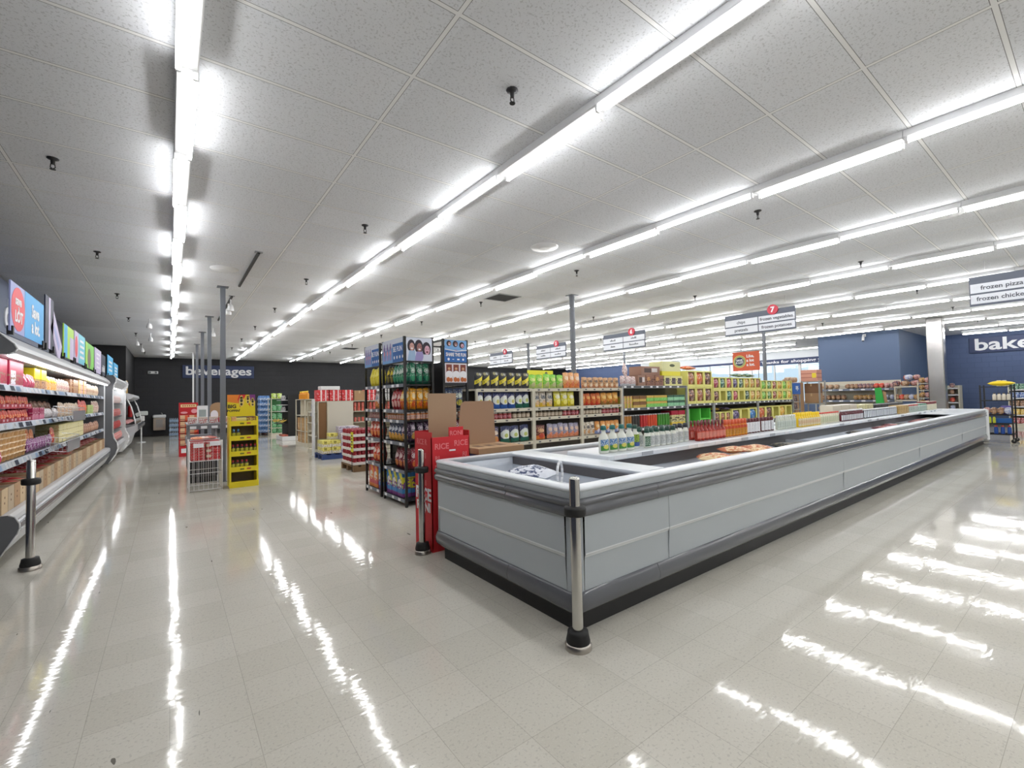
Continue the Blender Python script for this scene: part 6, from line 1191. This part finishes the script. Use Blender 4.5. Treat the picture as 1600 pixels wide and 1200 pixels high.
gb = thing('green_flap_display', 'bright green cardboard flap display standing in front of the bread shelves', 'display', (19.6,4.78,0)); b = MB(); b.box((-.18,-.22,0), (.18,.22,.86), KRAFT); b.obj('base_box', gb); b = MB(); b.prism([(-.12,.86),(.12,.86),(.15,1.5),(-.03,1.52)], 'X', -.2, -.18, mat('flap_green', (40,166,66), .5)); b.obj('flap', gb); b = MB(); b.prism([(-.2,.86),(-.12,.86),(-.05,1.4),(-.14,1.36)], 'X', -.16, -.14, KRAFT); b.obj('brown_flap', gb)
# heaped end table
et = thing('bakery_table', 'low two-tier table heaped with bread beside the steel clad column', 'table', (20.0,4.05,0)); MB().box((-.4,-.22,1.5), (.4,.4,1.54), GB_).obj('top_tier', et); MB().box((-.4,-.22,1.04), (.4,.4,1.08), GB_).obj('lower_tier', et)
for sx in (-1,1):
    for sy in (-1,1): MB().box((sx*.38-.02,.09+sy*.29-.015,0), (sx*.38+.02,.09+sy*.29+.015,1.5), GB_).obj('leg', et)
ks = ['pink','gold','white','tan','red','brown','plum']
for i in range(12): inst(LF[ks[i % 7]], 'bread_loaf', f"{ks[i % 7]} loaf in the heap on the bakery table, {ORD[i+1]} along, {'lower' if i < 7 else 'upper'} layer", 'bread', (19.75+.22*(i % 3),3.91+.083*(i % 7),1.543+(.195 if i >= 7 else 0)), -PI/2+.2*(i % 3-1), 'heap on the bakery table')
for i in range(5): inst(LF[ks[(i+1) % 7]], 'bread_loaf', f"{ks[(i+1) % 7]} loaf on the lower tier of the bakery table, {ORD[i+1]} from the right", 'bread', (19.8,3.9+.125*i,1.083), -PI/2, 'loaves on the bakery table')
sr = thing('wire_bread_rack', 'small beige rack of packs between the bakery table and steel column', 'rack', (19.6,3.57,0))
for sx in (-1,1):
    for sy in (-1,1): MB().box((sx*.2-.012,sy*.22-.012,0), (sx*.2+.012,sy*.22+.012,1.66), GB_).obj('post', sr)
for z in (.9,1.15,1.4,1.62): MB().box((-.2,-.22,z-.02), (.2,.22,z), GB_).obj('shelf', sr)
for k, z in enumerate((.9,1.15,1.4,1.62)):
    for i in range(3): inst(LF[('tan','pink','gold')[i]], 'bread_loaf', f"{('tan','pink','gold')[i]} pack on the small beige rack, {ORD[k+1]} shelf up", 'bread', (19.58,3.43+.14*i,z+.003), -PI/2, 'packs on the small beige rack')
# grey steel rack of cardboard boxes past the gondola end
gr = thing('steel_rack', 'grey steel rack of brown cartons between the treat gondola and the bread shelves', 'rack', (18.0,6.3,0), -PI/2)
for sx in (-1,1):
    for sy in (-1,1): MB().box((sx*.27-.02,sy*.25-.02,0), (sx*.27+.02,sy*.25+.02,1.8), GGR).obj('post', gr)
for z in (.2,1.02,1.78): MB().box((-.27,-.25,z-.03), (.27,.25,z), GGR).obj('shelf', gr)
kc = carton(KRAFT, .42,.4,.34, mat('tape_tan', (196,170,130), .4)); kc2 = carton(mat('kraft_dark', (128,96,70), .8), .42,.4,.34, mat('tape_tan', (196,170,130), .4))
for k, (z, w_) in enumerate(((.203,'lowest'),(1.023,'middle'),(1.366,'upper'))): inst((kc2,kc,kc2)[k], 'brown_carton', f"brown carton in the grey steel rack, {w_} of three", 'box', (18.0,6.3,z), -PI/2, 'cartons in the steel rack')
inst(carton(printed('pink_case', (206,150,130), [('h',.3,.36,(160,90,80)),('h',.64,.7,(160,90,80)),('rect',.7,.95,.3,.7,(230,210,50))]), .5,.44,.4), 'stock_case', 'pink and tan case with a yellow tag on top of the grey steel rack', 'box', (18.0,6.35,1.783), -PI/2)
ep = thing('endcap_display', 'blue headed end display of dark packs at the far end of the treat gondola', 'display', (16.6,6.65,0)); MB().box((-.3,-.34,0), (.3,.34,.1), BLACK).obj('base', ep); MB().box((-.3,.3,.1), (.3,.34,1.35), BLACK).obj('back', ep)
for z in (.5,.85,1.1): MB().box((-.3,-.34,z-.02), (.3,.3,z), GGR).obj('shelf', ep)
for s in (-1,1): MB().box((s*.3,-.34,.1), (s*.28,-.3,1.35), GGR).obj('post', ep)
h_ = MB().box((-.3,-.35,1.35), (.3,-.33,1.72), mat('head_blue', (40,96,176), .5)).obj('header', ep); text('lettering', 'ay.', .22, PAPER, (.05,-.353,1.58), '-Y', ep, .001, .03)
for k, z in enumerate((.5,.85,1.1)): row('X', 16.36, 16.86, 3, 6.35, z, 0, pack(printed('choc_pack', (70,50,56), [('blob',6,.56,0,1,(190,170,170))]), .16,.2,.07), (.16,.07,.2), 'snack_pack', 'pack', 'dark chocolate pack', ('lowest','middle','highest')[k]+' shelf of the blue headed display', 'the left', 'packs on the blue headed display', 1, .004)
for i in range(3): inst(LF['tan'], 'bread_loaf', f"tan loaf on the pink topped stack beyond the treat boxes, {ORD[i+1]} from the left", 'bread', (17.0+.17*i,6.7,1.75), 0, 'loaves beyond the treats')
bx = thing('pallet_stack', 'stack of wrapped tan trays rising beyond the treat boxes', 'stack', (17.2,6.75,0)); MB().box((-.28,-.26,0), (.5,.3,1.745), KRAFT, .02).obj('wrapped_trays', bx)
# black wire carts by the far end of the freezer
def cart(x, y, w, d, zs, h, label, rz=0.):
    t_ = thing('wire_cart', label, 'cart', (x,y,0), rz, 'black stock carts')
    for sx in (-1,1):
        for sy in (-1,1):
            o = MB().box((sx*w/2-.016,sy*d/2-.016,.1), (sx*w/2+.016,sy*d/2+.016,h), BLACK).obj('post', t_)
            b = MB(); b.lathe([(.045,-.014),(.05,-.008),(.05,.008),(.045,.014)], RUBBER, 14); c = b.obj('caster', t_, (sx*w/2,sy*d/2,.05)); c.rotation_euler = (0,PI/2,.4); f = MB(); f.box((-.016,-.02,.05), (.016,.02,.1), CHROME); f.obj('caster_fork', t_, (sx*w/2,sy*d/2,0))
    for z in zs:
        b = MB(); b.box((-w/2,-d/2,z-.02), (w/2,-d/2+.015,z), BLACK); b.box((-w/2,d/2-.015,z-.02), (w/2,d/2,z), BLACK); b.box((-w/2,-d/2,z-.02), (-w/2+.015,d/2,z), BLACK); b.box((w/2-.015,-d/2,z-.02), (w/2,d/2,z), BLACK)
        for i in range(9): b.box((-w/2+.03+(w-.06)*i/8-.003,-d/2,z-.012), (-w/2+.03+(w-.06)*i/8+.003,d/2,z-.004), BLACK)
        b.obj('wire_shelf', t_)
    return t_
KX, KY = 17.5, 1.83; KR = 0.
cart(KX, KY, .62, .56, (.22,.5,.72,1.1,1.46), 1.5, 'black wire stock cart on casters at the far end of the freezer')
G_ = 'goods on the stock cart'
o = inst(bag(mat('cart_yellow', (236,206,30), .5), .2,.5,.14), 'yellow_bag', 'long yellow bag lying on top of the black stock cart', 'bag', (KX-.1,KY+.16,1.54), 0, G_); o.rotation_euler = (PI/2,0,0)
for i in range(2): inst(jar(mat('white_jar', (216,214,206), .4), mat('white_lid', (214,210,206), .4), None, .045,.16), 'white_jar', f"white jar on top of the stock cart, {ORD[i+1]} one", 'jar', (KX+.16,KY-.12+.1*i,1.463), 0, G_)
for i in range(4): inst(bottle(M('cream_bottle', (214,206,190)), M('cap_dark', (80,70,56)), None, .08,.08,.19,.5,.7,.14), 'cream_bottle', f"cream bottle on the second stock cart shelf, {ORD[i+1]} from the right", 'bottle', (KX-.2,KY-.22+.085*i,1.103), 0, G_)
for i in range(4): inst(LF[('pink','brown','brown','white')[i]], 'bread_loaf', f"{('pink','brown','tan brown','pale')[i]} loaf on the third stock cart shelf, {ORD[i+1]} from the left", 'bread', (KX-.05,KY+.2-.13*i,.723), -PI/2, G_)
for i in range(2): inst(carton(printed('violet_tray', (90,80,170), [('h',.3,.36,(206,200,226)),('h',.64,.7,(206,200,226))]), .2,.24,.11), 'violet_carton', f"violet carton at the right of the third stock cart shelf, {('lower','upper')[i]} one", 'box', (KX+.12,KY-.15,.723+.113*i), -PI/2, G_)
inst(carton(mat('cart_blue', (36,96,170), .5), .3,.3,.12), 'blue_crate', 'bright blue crate on the fourth stock cart shelf', 'box', (KX,KY-.1,.503), -PI/2, G_)
for i in range(3): inst(bottle(M('lime_bottle', (200,206,60)), M('cap_dark', (80,70,56)), None, .06,.06,.19,.5,.7,.14), 'lime_bottle', f"lime yellow bottle on the fourth stock cart shelf, {ORD[i+1]} from the left", 'bottle', (KX-.2,KY+.22-.08*i,.503), 0, G_)
for i in range(3): inst(bottle(M('blue_jug', (40,84,170)), M('cap_red', (196,62,44)), None, .1,.08,.22,.5,.7,.16), 'blue_jug', f"blue jug with red cap, bottom of the stock cart, {ORD[i+1]} from the right", 'bottle', (KX-.15,KY-.2+.12*i,.223), 0, G_)
# wall shelving at the far right
def wallunit(yc, w, label, zs, kinds, x=24.0):
    t_ = thing('wall_shelving', label, 'shelf', (x,yc,0), -PI/2, 'shelving along the bakery wall'); MB().box((-w/2,0,0), (w/2,.6,.14), GB_).obj('base_deck', t_); MB().box((-w/2,.56,.14), (w/2,.6,1.55), GB_).obj('back_panel', t_)
    for s in (-1,1): MB().box((s*w/2,-.01,0), (s*(w/2-.03),.6,1.55), GB_).obj('side', t_)
    for z in zs: MB().box((-w/2+.03,0,z-.04), (w/2-.03,.56,z), WHITE).obj('shelf', t_)
    return t_
wallunit(1.25, 2.0, 'white wall shelving with bakery goods at the right edge behind the stock cart', (.45,.75,1.05,1.35), None)
cl = [('crimson',(176,40,50),(226,190,190)),('blue',(40,90,170),(206,220,236)),('gold',(214,170,40),(236,220,150)),('green',(40,110,80),(170,206,180)),('brown',(110,76,56),(196,150,110))]
for k, z in enumerate((.14,.45,.75,1.05,1.35)):
    n_, c, c2 = cl[(k*2) % 5]; pr_ = carton(printed('bakery_'+n_+str(k), c, [('blob',6,.55,0,1,c2),('print',8,.6,0,1,(230,226,220))]), .22,.24,.2)
    for i in range(8): inst(pr_, 'bakery_box', f"{n_} bakery box on the right wall shelving, {ORD[i+1]} from the left, {('base','second','third','fourth','top')[k]} shelf", 'box', (24.16,2.1-.235*i,z+.003), -PI/2, 'boxes on the right wall shelving')
wallunit(3.85, .7, 'narrow white wall shelving seen past the steel clad column', (.6,.9,1.2,1.45), None)
for k, z in enumerate((.6,.9,1.2,1.45)):
    for i in range(2): inst(LF[('white','red','brown','plum')[k]], 'bread_loaf', f"{('white','red','brown','plum')[k]} pack on the narrow wall shelving past the column, {('left','right')[i]} one", 'bread', (24.2,4.0-.28*i,z+.003), -PI/2, 'packs on the narrow wall shelving')
